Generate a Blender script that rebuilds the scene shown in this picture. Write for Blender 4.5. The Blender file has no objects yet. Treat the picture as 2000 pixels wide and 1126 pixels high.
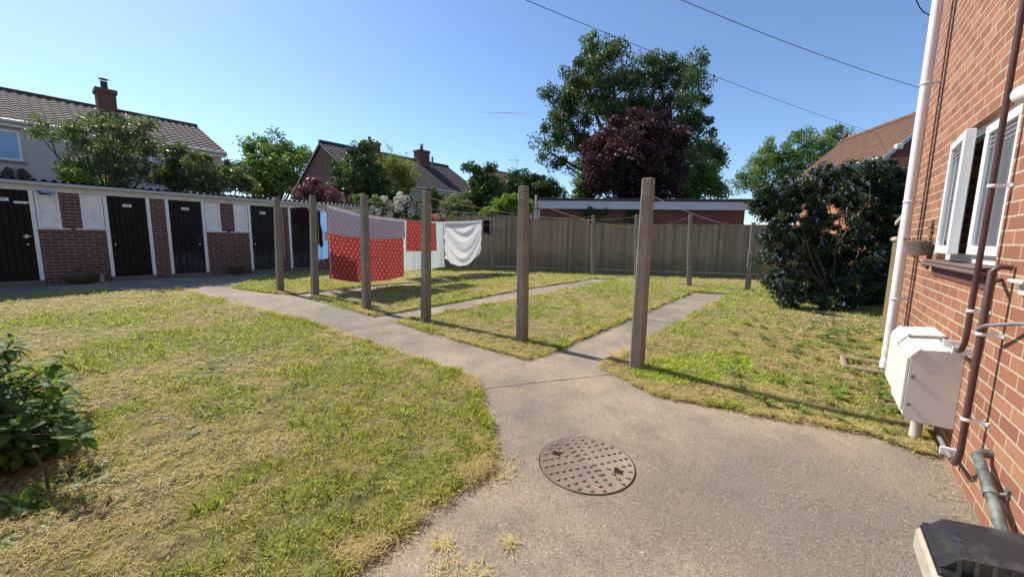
import bpy, math, random
import numpy as np
from mathutils import Vector, Matrix
from mathutils.geometry import delaunay_2d_cdt
random.seed(7); RNG = np.random.default_rng(11)
R = math.radians
scene = bpy.context.scene
# ------------------------------------------------------------------ camera
PITCH, ROLL, FPX, CAMZ = R(7.4), .0145, 750.0, 1.42
_f = np.array([0, math.cos(PITCH), -math.sin(PITCH)]); _r0 = np.array([1., 0, 0]); _u0 = np.cross(_r0, _f)
_r = math.cos(ROLL)*_r0 + math.sin(ROLL)*_u0; _u = math.cos(ROLL)*_u0 - math.sin(ROLL)*_r0
CAM = np.array([0, 0, CAMZ])
cam = bpy.data.cameras.new('camera'); camo = bpy.data.objects.new('camera', cam); scene.collection.objects.link(camo)
camo.matrix_world = Matrix(((_r[0], _u[0], -_f[0], 0), (_r[1], _u[1], -_f[1], 0), (_r[2], _u[2], -_f[2], CAMZ), (0, 0, 0, 1)))
cam.sensor_width = 36; cam.lens = 36*FPX/2000; cam.clip_start = .05; cam.clip_end = 9000
scene.camera = camo
# ------------------------------------------------------------------ light
SUN_EL = R(44); SUN_DIR = Vector((-.815, .58, 0)).normalized()
world = bpy.data.worlds.new('World'); scene.world = world; world.use_nodes = True
wn = world.node_tree; bg = wn.nodes['Background']; sky = wn.nodes.new('ShaderNodeTexSky')
sky.sky_type = 'NISHITA'; sky.sun_disc = False; sky.sun_elevation = SUN_EL
sky.sun_rotation = math.atan2(SUN_DIR.x, SUN_DIR.y); sky.air_density = 1.0; sky.dust_density = .5; sky.ozone_density = 5.; sky.altitude = 800
wn.links.new(sky.outputs[0], bg.inputs[0]); bg.inputs[1].default_value = .14
sl = bpy.data.lights.new('sun', 'SUN'); sl.energy = 5.0; sl.angle = R(.5); sl.color = (1, .93, .82)
so = bpy.data.objects.new('sun', sl); scene.collection.objects.link(so)
sd = Vector((SUN_DIR.x*math.cos(SUN_EL), SUN_DIR.y*math.cos(SUN_EL), math.sin(SUN_EL)))
so.rotation_euler = sd.to_track_quat('Z', 'Y').to_euler()
vs = scene.view_settings; vs.view_transform = 'Standard'; vs.look = 'None'; vs.gamma = 1; vs.use_curve_mapping = False; vs.exposure = .45
scene.cycles.max_bounces = 6; scene.cycles.transparent_max_bounces = 8

# ------------------------------------------------------------------ geometry helpers
def ray(x, y): return _f + _r*(x-1000)/FPX - _u*(y-563)/FPX
def at(x, y, Y):
    d = ray(x, y); return CAM + d*(Y/d[1])
def gz(Y):
    a = np.clip(np.asarray(Y, float)-1.5, 0, 7.5)
    return .03*a
def wz(x, y, X, Y):                       # height of pixel row above the point X,Y
    n = np.array([X, Y, 0.]); n /= np.linalg.norm(n); d = ray(x, y)
    return (CAM + d*((np.array([X, Y, 0.])-CAM)@n/(d@n)))[2]
PHI = R(52)                               # direction of shed, house wall and paths
DX = np.array([math.cos(PHI), math.sin(PHI)]); NX = np.array([math.sin(PHI), -math.cos(PHI)])

def rot(rx=0, ry=0, rz=0):
    return Matrix.Rotation(rz, 3, 'Z') @ Matrix.Rotation(ry, 3, 'Y') @ Matrix.Rotation(rx, 3, 'X')
class MB:
    def __init__(s): s.v = []; s.f = []; s.sm = []
    def add(s, vs, fs, smooth=False):
        b = len(s.v); s.v += [tuple(v) for v in vs]; s.f += [tuple(b+i for i in f) for f in fs]; s.sm += [smooth]*len(fs); return s
    def box(s, x0, x1, y0, y1, z0, z1, m=None, o=(0, 0, 0), c=0.0):
        if c > 0:                                   # chamfered box
            vs = []
            for (i, j, k) in [(a, b, d) for a in (0, 1) for b in (0, 1) for d in (0, 1)]:
                X = (x0, x1)[i]; Y = (y0, y1)[j]; Z = (z0, z1)[k]; sx = c*(1-2*i); sy = c*(1-2*j); sz = c*(1-2*k)
                vs += [(X+sx, Y+sy, Z), (X+sx, Y, Z+sz), (X, Y+sy, Z+sz)]
            import bmesh
            bm = bmesh.new(); bv = [bm.verts.new(v) for v in vs]; r_ = bmesh.ops.convex_hull(bm, input=bv)
            bmesh.ops.dissolve_limit(bm, angle_limit=.02, verts=bm.verts, edges=bm.edges)
            bm.verts.index_update(); fs = [[v.index for v in f.verts] for f in bm.faces]; vs = [tuple(v.co) for v in bm.verts]; bm.free()
        else:
            vs = [(x, y, z) for x in (x0, x1) for y in (y0, y1) for z in (z0, z1)]
            fs = [(0, 1, 3, 2), (4, 6, 7, 5), (0, 4, 5, 1), (2, 3, 7, 6), (0, 2, 6, 4), (1, 5, 7, 3)]
        if m is not None: vs = [tuple(m @ Vector(v) + Vector(o)) for v in vs]
        elif o != (0, 0, 0): vs = [(v[0]+o[0], v[1]+o[1], v[2]+o[2]) for v in vs]
        return s.add(vs, fs)
    def prism(s, pts, axis, a0, a1):                # pts in the two other axes (order x,y,z)
        n = len(pts); vs = []
        for a in (a0, a1):
            for p in pts: q = list(p); q.insert(axis, a); vs.append(q)
        fs = [tuple(range(n-1, -1, -1)), tuple(range(n, 2*n))] + [(i, (i+1) % n, n+(i+1) % n, n+i) for i in range(n)]
        return s.add(vs, fs)
    def tube(s, pts, rad, n=8, cap=True, smooth=True):
        pts = [Vector(p) for p in pts]; k = len(pts); rad = rad if hasattr(rad, '__len__') else [rad]*k
        vs = []; up = None
        for i, p in enumerate(pts):
            t = (pts[min(i+1, k-1)]-pts[max(i-1, 0)]); t = t.normalized() if t.length > 1e-9 else Vector((0, 0, 1))
            if up is None: up = Vector((0, 0, 1)) if abs(t.z) < .9 else Vector((1, 0, 0))
            a = t.cross(up)
            if a.length < 1e-3: a = t.orthogonal()
            a.normalize(); b = a.cross(t).normalized(); up = b
            for j in range(n):
                w = 2*math.pi*j/n; vs.append(p+(a*math.cos(w)+b*math.sin(w))*rad[i])
        fs = [(i*n+j, (i+1)*n+j, (i+1)*n+(j+1) % n, i*n+(j+1) % n) for i in range(k-1) for j in range(n)]
        s.add(vs, fs, smooth)
        if cap:
            s.add(vs[:n], [tuple(range(n))]); s.add(vs[-n:], [tuple(range(n-1, -1, -1))])
        return s
    def lathe(s, prof, n=24, o=(0, 0, 0), smooth=True):
        vs = [(o[0]+r*math.cos(2*math.pi*j/n), o[1]+r*math.sin(2*math.pi*j/n), o[2]+z) for r, z in prof for j in range(n)]
        fs = [(i*n+j, i*n+(j+1) % n, (i+1)*n+(j+1) % n, (i+1)*n+j) for i in range(len(prof)-1) for j in range(n)]
        return s.add(vs, fs, smooth)
    def grid(s, fn, nu, nv, smooth=True):
        vs = [fn(i/nu, j/nv) for i in range(nu+1) for j in range(nv+1)]
        fs = [(i*(nv+1)+j, (i+1)*(nv+1)+j, (i+1)*(nv+1)+j+1, i*(nv+1)+j+1) for i in range(nu) for j in range(nv)]
        return s.add(vs, fs, smooth)
    def build(s, name, mat, parent=None, loc=None):
        me = bpy.data.meshes.new(name); me.from_pydata([tuple(v) for v in s.v], [], s.f); me.validate()
        if len(me.polygons) == len(s.sm): me.polygons.foreach_set('use_smooth', s.sm)
        box_uv(me); me.materials.append(mat); me.update()
        o = bpy.data.objects.new(name, me); scene.collection.objects.link(o)
        if parent is not None: o.parent = parent
        if loc is not None: o.location = loc
        return o
def box_uv(me):
    n = len(me.loops); 
    if n == 0: return
    uv = me.uv_layers.new(name='UVMap'); co = np.empty(len(me.vertices)*3); me.vertices.foreach_get('co', co); co = co.reshape(-1, 3)
    vi = np.empty(n, int); me.loops.foreach_get('vertex_index', vi)
    nf = len(me.polygons); nr = np.empty(nf*3); me.polygons.foreach_get('normal', nr); nr = np.abs(nr.reshape(-1, 3))
    lt = np.empty(nf, int); me.polygons.foreach_get('loop_total', lt); nl = np.repeat(nr, lt, axis=0); c = co[vi]
    k = np.argmax(nl*np.array([1, 1, 1.02]), axis=1)
    out = np.where((k == 2)[:, None], c[:, [0, 1]], np.where((k == 0)[:, None], c[:, [1, 2]], c[:, [0, 2]]))
    uv.data.foreach_set('uv', out.ravel())
def fastmesh(name, V, Fq, mat, parent=None, tint=None, smooth=False, nv=4):   # V (n,3); faces are consecutive nv-gons or index array
    me = bpy.data.meshes.new(name); me.vertices.add(len(V)); me.vertices.foreach_set('co', np.asarray(V, np.float32).ravel())
    Fq = np.asarray(Fq, np.int32); nf, k = Fq.shape
    me.loops.add(nf*k); me.loops.foreach_set('vertex_index', Fq.ravel()); me.polygons.add(nf)
    me.polygons.foreach_set('loop_start', np.arange(0, nf*k, k, dtype=np.int32)); me.polygons.foreach_set('loop_total', np.full(nf, k, np.int32))
    if smooth: me.polygons.foreach_set('use_smooth', np.ones(nf, bool))
    me.update(calc_edges=True)
    if tint is not None:
        a = me.attributes.new('tint', 'FLOAT', 'POINT'); a.data.foreach_set('value', np.asarray(tint, np.float32))
    me.materials.append(mat); o = bpy.data.objects.new(name, me); scene.collection.objects.link(o)
    if parent is not None: o.parent = parent
    return o
def tag(o, label=None, cat=None, group=None, kind=None):
    if label: o['label'] = label
    if cat: o['category'] = cat
    if group: o['group'] = group
    if kind: o['kind'] = kind
    return o
def thing(name, label, cat, loc=(0, 0, 0), rz=0, group=None):
    o = bpy.data.objects.new(name, None); scene.collection.objects.link(o); o.empty_display_size = .2
    o.location = loc; o.rotation_euler = (0, 0, rz); return tag(o, label, cat, group)
def copy_thing(o, parent=None):
    c = o.copy(); scene.collection.objects.link(c)
    if parent is not None: c.parent = parent
    for ch in list(o.children): copy_thing(ch, c)
    return c
def local(root, P):                        # world -> local of a root placed by location + z rotation
    a = -root.rotation_euler[2]; q = np.asarray(P, float)-np.array(root.location)
    return np.stack([q[..., 0]*math.cos(a)-q[..., 1]*math.sin(a), q[..., 0]*math.sin(a)+q[..., 1]*math.cos(a), q[..., 2]], -1)
def vnoise(x, y, seed=0):
    x = np.asarray(x, float); y = np.asarray(y, float); xi = np.floor(x).astype(np.int64); yi = np.floor(y).astype(np.int64); fx = x-xi; fy = y-yi
    fx = fx*fx*(3-2*fx); fy = fy*fy*(3-2*fy)
    def h(a, b):
        n = (a*374761393+b*668265263+seed*982451653) & 0x7fffffff; n = ((n ^ (n >> 13))*1274126177) & 0x7fffffff; n = n ^ (n >> 16); return (n % 100003)/100003.
    return (h(xi, yi)*(1-fx)+h(xi+1, yi)*fx)*(1-fy)+(h(xi, yi+1)*(1-fx)+h(xi+1, yi+1)*fx)*fy
def fbm(x, y, s=0, o=4): return sum(vnoise(np.asarray(x)*2**i, np.asarray(y)*2**i, s+i)*.5**i for i in range(o))/sum(.5**i for i in range(o))

# ------------------------------------------------------------------ material helpers
class NT:
    def __init__(s, name):
        s.m = bpy.data.materials.new(name); s.m.use_nodes = True; s.t = s.m.node_tree; s.b = s.t.nodes['Principled BSDF']; s.out = s.t.nodes['Material Output']
    def n(s, typ, ins=None, **kw):
        nd = s.t.nodes.new('ShaderNode'+typ)
        for k, v in kw.items(): setattr(nd, k, v)
        for k, v in (ins or {}).items(): s.set(nd.inputs[k], v)
        return nd
    def set(s, inp, v):
        if isinstance(v, bpy.types.NodeSocket): s.t.links.new(v, inp)
        elif isinstance(v, bpy.types.Node): s.t.links.new(v.outputs[0], inp)
        elif isinstance(v, (tuple, list)) and len(v) == 3 and inp.type == 'RGBA': inp.default_value = (*v, 1)
        else: inp.default_value = v
    def ma(s, op, a, b=0., c=None, clamp=False):
        nd = s.n('Math', operation=op); nd.use_clamp = clamp; s.set(nd.inputs[0], a); s.set(nd.inputs[1], b)
        if c is not None: s.set(nd.inputs[2], c)
        return nd.outputs[0]
    def mix(s, f, a, b, mode='MIX'):
        nd = s.n('MixRGB', blend_type=mode); s.set(nd.inputs[0], f); s.set(nd.inputs[1], a); s.set(nd.inputs[2], b); return nd.outputs[0]
    def ramp(s, f, stops, interp='LINEAR'):
        nd = s.n('ValToRGB'); cr = nd.color_ramp; cr.interpolation = interp
        while len(cr.elements) < len(stops): cr.elements.new(.5)
        for e, (p, c) in zip(cr.elements, stops): e.position = p; e.color = (*c, 1) if len(c) == 3 else c
        s.set(nd.inputs[0], f); return nd.outputs[0]
    def noise(s, sc, det=4, rough=.55, vec=None, dist=0.):
        nd = s.n('TexNoise', {'Scale': sc, 'Detail': det, 'Roughness': rough, 'Distortion': dist})
        s.set(nd.inputs['Vector'], vec if vec is not None else s.obj()); return nd.outputs[0]
    def obj(s): return s.n('TexCoord').outputs['Object']
    def uv(s): return s.n('TexCoord').outputs['UV']
    def geo(s): return s.n('NewGeometry').outputs['Position']
    def bump(s, h, st=.3, d=.01, nrm=None):
        nd = s.n('Bump', {'Strength': st, 'Distance': d, 'Height': h}); 
        if nrm is not None: s.set(nd.inputs['Normal'], nrm)
        return nd.outputs[0]
    def pr(s, col, rough=.8, nrm=None, metal=0., spec=None):
        s.set(s.b.inputs['Base Color'], col); s.set(s.b.inputs['Roughness'], rough); s.set(s.b.inputs['Metallic'], metal)
        if nrm is not None: s.set(s.b.inputs['Normal'], nrm)
        if spec is not None: s.set(s.b.inputs['Specular IOR Level'], spec)
        return s.m
def stops(n0, a, n1, b): return [(n0, (a,)*3), (n1, (b,)*3)]
def mul(c, k): return tuple(x*k for x in c)

def m_plain(name, col, rough=.6, var=.12, sc=8., bump=.1, metal=0., dirt=None, dirt_amt=.4):
    s = NT(name); n1 = s.noise(sc, 5); c = s.mix(n1, mul(col, 1-var), mul(col, 1+var))
    if dirt is not None:
        n2 = s.noise(sc*.6, 6, .7); c = s.mix(s.ma('MULTIPLY', s.ramp(n2, stops(.5, 0, .72, 1)), dirt_amt), c, dirt)
    return s.pr(c, rough, s.bump(s.noise(sc*8, 4), bump, .003), metal)
def m_brick(name, c1, c2, mortar, stain=(.03, .025, .02), stain_amt=.3, w=.225, h=.075, mo=.010, pale=None):
    s = NT(name); uv = s.uv()
    wob = s.noise(25, 2, .5, uv); uv2 = s.n('VectorMath', {0: uv, 1: s.n('CombineXYZ', {0: s.ma('MULTIPLY', s.ma('SUBTRACT', wob, .5), .006), 1: s.ma('MULTIPLY', s.ma('SUBTRACT', s.noise(18, 2, .5, uv), .5), .006)})}, operation='ADD').outputs[0]
    b = s.n('TexBrick', {'Vector': uv2, 'Color1': (0, 0, 0, 1), 'Color2': (1, 1, 1, 1), 'Mortar': (.5, .5, .5, 1), 'Scale': 1., 'Mortar Size': mo*.5, 'Mortar Smooth': .25, 'Bias': 0., 'Brick Width': w, 'Row Height': h})
    b.offset = .5; fac = b.outputs['Fac']
    # second random per brick
    col = s.ramp(b.outputs['Color'], [(0, c1), (.45, tuple((a+b_)/2 for a, b_ in zip(c1, c2))), (.8, c2), (1, pale or mul(c2, 1.2))])
    n1 = s.noise(9, 6, .65, uv); col = s.mix(.35, col, s.mix(n1, mul(c1, .75), mul(c2, 1.25)))
    n3 = s.noise(60, 5, .7, uv); col = s.mix(.35, col, s.mix(n3, mul(c1, .8), mul(c2, 1.2)), 'MIX')
    mor = s.mix(s.noise(5, 4, .6, uv), mul(mortar, .7), mul(mortar, 1.15))
    col = s.mix(fac, col, mor)
    st = s.ramp(s.noise(1.3, 6, .7, uv), stops(.5, 0, .75, 1)); col = s.mix(s.ma('MULTIPLY', st, stain_amt), col, stain)
    hgt = s.ma('ADD', s.ma('MULTIPLY', s.ma('SUBTRACT', 1., fac), 1.), s.ma('MULTIPLY', s.noise(90, 5, .7, uv), .5))
    return s.pr(col, .88, s.bump(hgt, .7, .006))
def m_foliage(name, cols, trans=.3, rough=.5, tsat=(1.25, 1.35, .5)):
    s = NT(name); a = s.n('Attribute', attribute_name='tint').outputs['Fac']; k = len(cols)
    c = s.ramp(a, [(i/(k-1), q) for i, q in enumerate(cols)]); s.pr(c, rough, spec=.35)
    tr = s.n('BsdfTranslucent', {0: s.mix(1., c, (*tsat, 1), 'MULTIPLY')}); mx = s.n('MixShader', {0: trans, 1: s.b.outputs[0], 2: tr.outputs[0]})
    s.t.links.new(mx.outputs[0], s.out.inputs[0]); return s.m
def m_cloth(s, c, trans=.3, rough=.85, nrm=None):
    s.pr(c, rough, nrm, spec=.2); tr = s.n('BsdfTranslucent', {0: c}); mx = s.n('MixShader', {0: trans, 1: s.b.outputs[0], 2: tr.outputs[0]})
    s.t.links.new(mx.outputs[0], s.out.inputs[0]); return s.m

M = {}
M['brick_red'] = m_brick('brick red', (.165, .066, .042), (.36, .148, .078), (.50, .41, .28), stain_amt=.2, pale=(.44, .26, .14), mo=.012)
M['brick_shed'] = m_brick('brick shed', (.085, .032, .028), (.17, .062, .045), (.34, .28, .24), stain_amt=.4, mo=.014)
M['brick_olive'] = m_brick('brick garden wall', (.15, .105, .048), (.22, .155, .075), (.28, .235, .14), stain_amt=.2, stain=(.1, .09, .03))
M['brick_far'] = m_brick('brick far', (.14, .045, .035), (.22, .08, .055), (.24, .18, .15), stain_amt=.3)
M['brick_orange'] = m_brick('brick orange', (.4, .13, .05), (.5, .2, .09), (.45, .38, .28), stain_amt=.1)
M['white_paint'] = m_plain('white paint', (.82, .81, .78), .5, .05, 6, .15, dirt=(.3, .27, .22), dirt_amt=.35)
M['white_upvc'] = m_plain('white upvc', (.82, .82, .82), .28, .02, 4, .02)
M['white_pipe'] = m_plain('white pipe', (.78, .75, .77), .35, .03, 4, .03, dirt=(.5, .42, .38), dirt_amt=.3)
M['gutter'] = m_plain('grey gutter', (.5, .5, .49), .5, .1, 3, .1, dirt=(.2, .2, .18), dirt_amt=.4)
M['fascia'] = m_plain('fascia', (.6, .57, .5), .6, .08, 4, .15, dirt=(.25, .22, .16), dirt_amt=.5)
M['corrug'] = m_plain('corrugated cement', (.2, .195, .185), .9, .25, 5, .4, dirt=(.08, .08, .06), dirt_amt=.5)
M['render'] = m_plain('cream render', (.56, .53, .47), .9, .06, 1.2, .4, dirt=(.4, .37, .3), dirt_amt=.3)
M['dark_plastic'] = m_plain('black plastic', (.022, .022, .025), .38, .25, 12, .25, dirt=(.16, .15, .14), dirt_amt=.35)
M['brown_pipe'] = m_plain('brown pipe', (.085, .04, .04), .4, .15, 5, .08, dirt=(.2, .13, .1), dirt_amt=.25)
M['concrete_post'] = None
M['black_metal'] = m_plain('black metal', (.02, .02, .02), .5, .2, 10, .2)
M['silver'] = m_plain('silver', (.5, .5, .5), .35, .1, 10, .1, metal=.8)
M['blue_plastic'] = m_plain('cctv hood', (.28, .42, .75), .25, .1, 4, .02)
M['bare_twig'] = m_plain('bark', (.09, .065, .045), .95, .3, 12, .6)
M['rattan'] = m_plain('dry wicker', (.2, .15, .12), .9, .35, 40, .8)
M['pot_green'] = m_plain('glazed pot', (.07, .055, .02), .3, .4, 6, .2)
M['pot_brown'] = m_plain('terracotta pot', (.16, .09, .06), .8, .2, 8, .3)
M['soil'] = m_plain('soil', (.05, .035, .025), 1., .3, 20, .8)
M['clay_gully'] = m_plain('gully concrete', (.3, .22, .17), .9, .15, 14, .5, dirt=(.12, .08, .05), dirt_amt=.5)
M['lid_block'] = m_plain('concrete block', (.42, .37, .29), .95, .12, 18, .8, dirt=(.2, .16, .1), dirt_amt=.5)
M['meter'] = m_plain('meter box plastic', (.70, .67, .60), .5, .06, 3, .1, dirt=(.42, .35, .27), dirt_amt=.45)
M['step'] = m_plain('doorstep', (.17, .14, .11), .95, .2, 12, .8, dirt=(.08, .07, .05), dirt_amt=.5)
M['sill_tile'] = m_plain('sill tiles', (.14, .1, .085), .85, .3, 18, .6, dirt=(.3, .26, .2), dirt_amt=.4)
M['sill_shade_band'] = m_plain('sill shadow brick', (.12, .05, .04), .9, .2, 20, .4)  # dark brick tone that paints the shadow cast by the sill
M['lead'] = m_plain('lead grey', (.2, .2, .21), .6, .15, 8, .2)

def mk_concrete():
    s = NT('path concrete'); p = s.geo()
    big = s.noise(.55, 5, .6, p); mid = s.noise(2.7, 6, .65, p); fine = s.noise(110, 4, .8, p)
    c = s.mix(s.ramp(big, stops(.4, 0, .58, 1)), (.34, .275, .20), (.22, .19, .15))
    c = s.mix(s.ma('MULTIPLY', s.ramp(mid, stops(.48, 0, .68, 1)), .6), c, (.14, .125, .11))
    c = s.mix(s.ma('MULTIPLY', s.ramp(s.noise(1.1, 6, .7, s.n('VectorMath', {0: p, 1: (7.3, 2.1, 0)}, operation='ADD').outputs[0]), stops(.52, 0, .66, 1)), .55), c, (.38, .325, .245))
    c = s.mix(s.ma('MULTIPLY', s.ramp(s.noise(9, 5, .75, p), stops(.6, 0, .7, 1)), .35), c, (.52, .42, .33))
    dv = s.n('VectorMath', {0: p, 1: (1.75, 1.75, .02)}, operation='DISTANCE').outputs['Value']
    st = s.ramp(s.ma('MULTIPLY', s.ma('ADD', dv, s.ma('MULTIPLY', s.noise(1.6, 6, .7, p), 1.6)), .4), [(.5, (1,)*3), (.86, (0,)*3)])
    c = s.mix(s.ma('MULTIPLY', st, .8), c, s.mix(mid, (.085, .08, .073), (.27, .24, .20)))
    c = s.mix(.75, c, s.ramp(fine, [(.3, (.2, .19, .18)), (.5, (.95, .95, .95)), (.67, (2.0, 1.93, 1.8))]), 'MULTIPLY')
    v = s.n('TexVoronoi', {'Vector': p, 'Scale': 55.}); sp = s.ramp(v.outputs[0], stops(.1, 1, .2, 0))
    rr = s.ramp(s.n('TexWhiteNoise', {0: v.outputs['Position']}, noise_dimensions='3D').outputs[0], stops(.8, 0, .82, 1))
    c = s.mix(s.ma('MULTIPLY', sp, rr), c, (.6, .5, .42))
    # hairline cracks and slab joints
    vc = s.n('TexVoronoi', {'Vector': s.n('VectorMath', {0: p, 1: s.n('VectorMath', {0: s.n('TexNoise', {'Vector': p, 'Scale': 2.5, 'Detail': 5.}).outputs['Color'], 1: (.5, .5, .5)}, operation='MULTIPLY').outputs[0]}, operation='ADD').outputs[0], 'Scale': .33}, feature='DISTANCE_TO_EDGE')
    cr = s.ramp(vc.outputs[0], stops(.001, 1, .003, 0)); pass
    h = s.ma('ADD', s.ma('MULTIPLY', fine, 1.), s.ma('MULTIPLY', mid, 1.5))
    return s.pr(c, .93, s.bump(h, .6, .008))
M['concrete'] = mk_concrete()
def mk_post():
    s = NT('concrete post'); p = s.obj(); n = s.noise(7, 6, .65, p); f = s.noise(70, 4, .75, p)
    c = s.mix(n, (.15, .132, .112), (.27, .24, .205)); c = s.mix(.8, c, s.ramp(f, [(.3, (.35, .35, .35)), (.5, (1, 1, 1)), (.7, (1.9, 1.8, 1.7))]), 'MULTIPLY')
    c = s.mix(s.ma('MULTIPLY', s.ramp(s.noise(3, 5, .7, p), stops(.5, 0, .7, 1)), .5), c, (.4, .34, .22))
    return s.pr(c, .95, s.bump(f, .9, .01))
M['concrete_post'] = mk_post()
def mk_ground():
    s = NT('far ground'); p = s.geo(); c = s.mix(s.noise(.8, 6, .6, p), (.05, .075, .02), (.12, .1, .045)); return s.pr(c, 1., s.bump(s.noise(20, 4, .6, p), .5, .03))
M['ground'] = mk_ground()
def mk_lawn():
    s = NT('lawn thatch'); p = s.geo()
    a = s.noise(1.1, 5, .6, p); b = s.noise(7, 5, .65, p); f = s.noise(130, 5, .85, p)
    c = s.mix(s.ramp(a, stops(.42, 0, .6, 1)), (.40, .41, .11), (.42, .34, .17)); c = s.mix(s.ramp(b, stops(.4, 0, .62, 1)), c, (.19, .18, .06))
    c = s.mix(s.ramp(s.noise(11, 6, .75, p), stops(.54, 0, .64, 1)), c, (.085, .062, .035)); c = s.mix(.8, c, s.ramp(f, [(.38, (.12, .11, .08)), (.5, (1, 1, 1)), (.62, (2.1, 1.9, 1.6))]), 'MULTIPLY')
    return s.pr(c, 1., s.bump(f, 1., .03))
M['lawn'] = mk_lawn()
M['grass'] = m_foliage('grass blades', [(.70, .56, .38), (.62, .50, .27), (.62, .56, .21), (.58, .60, .16), (.47, .55, .11), (.24, .34, .06), (.56, .74, .07)], .4, .6, (1.15, 1.1, .7))
def mk_tiles(name, c1, c2, lich, w=.3, h=.33):
    s = NT(name); uv = s.uv(); b = s.n('TexBrick', {'Vector': uv, 'Color1': (0, 0, 0, 1), 'Color2': (1, 1, 1, 1), 'Mortar': (.2, .2, .2, 1), 'Scale': 1., 'Mortar Size': .006, 'Brick Width': w, 'Row Height': h}); b.offset = .5 if h < .2 else 0
    c = s.mix(b.outputs['Color'], c1, c2); c = s.mix(s.ma('MULTIPLY', s.noise(3, 6, .7), .8), c, mul(c1, .8)); c = s.mix(b.outputs['Fac'], c, mul(c1, .35))
    c = s.mix(s.ma('MULTIPLY', s.ramp(s.noise(1.7, 7, .75), stops(.55, 0, .7, 1)), .4), c, lich); return s.pr(c, .9, s.bump(s.noise(40, 4), .5, .01))
M['tiles_brown'] = mk_tiles('concrete roof tiles', (.062, .046, .043), (.108, .078, .072), (.17, .145, .12))
M['tiles_clay'] = mk_tiles('clay roof tiles', (.16, .082, .055), (.26, .14, .09), (.16, .13, .08), .17, .13)
def mk_fence(name, ca, cb, green):
    s = NT(name); uv = s.uv(); sx = s.n('SeparateXYZ', {0: uv})
    bid = s.ma('FLOOR', s.ma('DIVIDE', sx.outputs[0], .098)); rn = s.n('TexWhiteNoise', {'W': bid}, noise_dimensions='1D').outputs[0]
    st = s.n('CombineXYZ', {0: s.ma('MULTIPLY', sx.outputs[0], 40.), 1: s.ma('MULTIPLY', sx.outputs[1], 1.6), 2: s.ma('MULTIPLY', rn, 30.)}); g = s.noise(1., 6, .7, st.outputs[0])
    c = s.mix(rn, ca, cb); c = s.mix(.6, c, s.ramp(g, [(.3, (.45, .45, .45)), (.6, (1.25, 1.25, 1.25))]), 'MULTIPLY')
    k = s.n('TexVoronoi', {'Vector': s.n('CombineXYZ', {0: s.ma('MULTIPLY', sx.outputs[0], 9.), 1: s.ma('MULTIPLY', sx.outputs[1], 3.5)}).outputs[0], 'Scale': 1.})
    c = s.mix(s.ma('MULTIPLY', s.ramp(k.outputs[0], stops(.06, 1, .12, 0)), .7), c, (.04, .03, .02))
    lo = s.ma('ADD', sx.outputs[1], s.ma('MULTIPLY', s.noise(3, 5, .7, uv), -.9)); c = s.mix(s.ma('MULTIPLY', s.ramp(lo, stops(.0, 1, .35, 0)), green), c, (.1, .11, .045))
    return s.pr(c, .92, s.bump(g, .5, .006))
M['fence_old'] = mk_fence('weathered fence', (.25, .182, .125), (.39, .295, .205), .45)
M['fence_new'] = mk_fence('newer orange fence', (.4, .23, .1), (.52, .32, .15), .2)
def mk_door(name, top, bot):                # black door, paint worn grey lower down
    s = NT(name); p = s.obj(); z = s.n('SeparateXYZ', {0: p}).outputs[2]
    st = s.noise(1., 6, .7, s.n('Mapping', {0: p, 3: (30, 30, 1.2)}).outputs[0])
    w = s.ma('MULTIPLY', s.ramp(st, stops(.4, 0, .65, 1)), s.ramp(s.ma('ADD', z, s.ma('MULTIPLY', s.noise(2, 4), .6)), [(.25, (.5,)*3), (.75, (1,)*3), (1., (0,)*3)]))
    return s.pr(s.mix(w, top, bot), .5, s.bump(st, .4, .004), spec=.22)
M['door_a'] = mk_door('black door plain', (.005, .0042, .004), (.018, .014, .012))
M['door_b'] = mk_door('black door worn', (.007, .007, .009), (.075, .078, .09))
M['door_c'] = mk_door('black door greyed', (.008, .009, .010), (.10, .105, .10))
def mk_glass(name, c):
    s = NT(name); return s.pr(s.mix(s.noise(1.2, 2), mul(c, .8), mul(c, 1.15)), .04, spec=1.)
M['pane_blue'] = mk_glass('window pane with blind', (.32, .56, .8)); M['pane_dark'] = mk_glass('window pane dark', (.03, .035, .04)); M['pane_pale'] = mk_glass('window pane curtain', (.33, .37, .38))
def mk_clear():
    s = NT('clear glass'); s.pr((.9, .95, .93), .03); s.b.inputs['Transmission Weight'].default_value = .0
    g = s.n('BsdfGlossy', {0: (1, 1, 1, 1), 1: .02}); t = s.n('BsdfTransparent', {0: (.86, .92, .9, 1)}); fr = s.n('Fresnel', {0: 1.5})
    mx = s.n('MixShader', {0: s.ma('ADD', s.ma('MULTIPLY', fr.outputs[0], .9), .08), 1: t.outputs[0], 2: g.outputs[0]}); s.t.links.new(mx.outputs[0], s.out.inputs[0]); return s.m
M['clear'] = mk_clear()
def mk_castiron():
    s = NT('old pipe'); c = s.mix(s.ramp(s.noise(14, 6, .75), stops(.42, 0, .6, 1)), (.075, .085, .08), (.2, .23, .2)); c = s.mix(s.ramp(s.noise(5, 5, .7), stops(.6, 0, .66, 1)), c, (.24, .13, .08))
    return s.pr(c, .6, s.bump(s.noise(50, 4), .5, .004), .2)
M['old_pipe'] = mk_castiron()
def mk_iron():
    s = NT('rusty lid iron'); c = s.mix(s.ramp(s.noise(3.5, 6, .7), stops(.4, 0, .62, 1)), (.27, .21, .16), (.19, .155, .13)); c = s.mix(s.ma('MULTIPLY', s.ramp(s.noise(90, 4, .7), stops(.4, 0, .7, 1)), .4), c, (.27, .21, .165))
    return s.pr(c, .75, s.bump(s.noise(120, 4), .4, .002), .15)
M['lid_iron'] = mk_iron()
M['lid_gap'] = m_plain('lid gap dirt', (.03, .022, .016), 1., .3, 30, .4)
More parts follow.
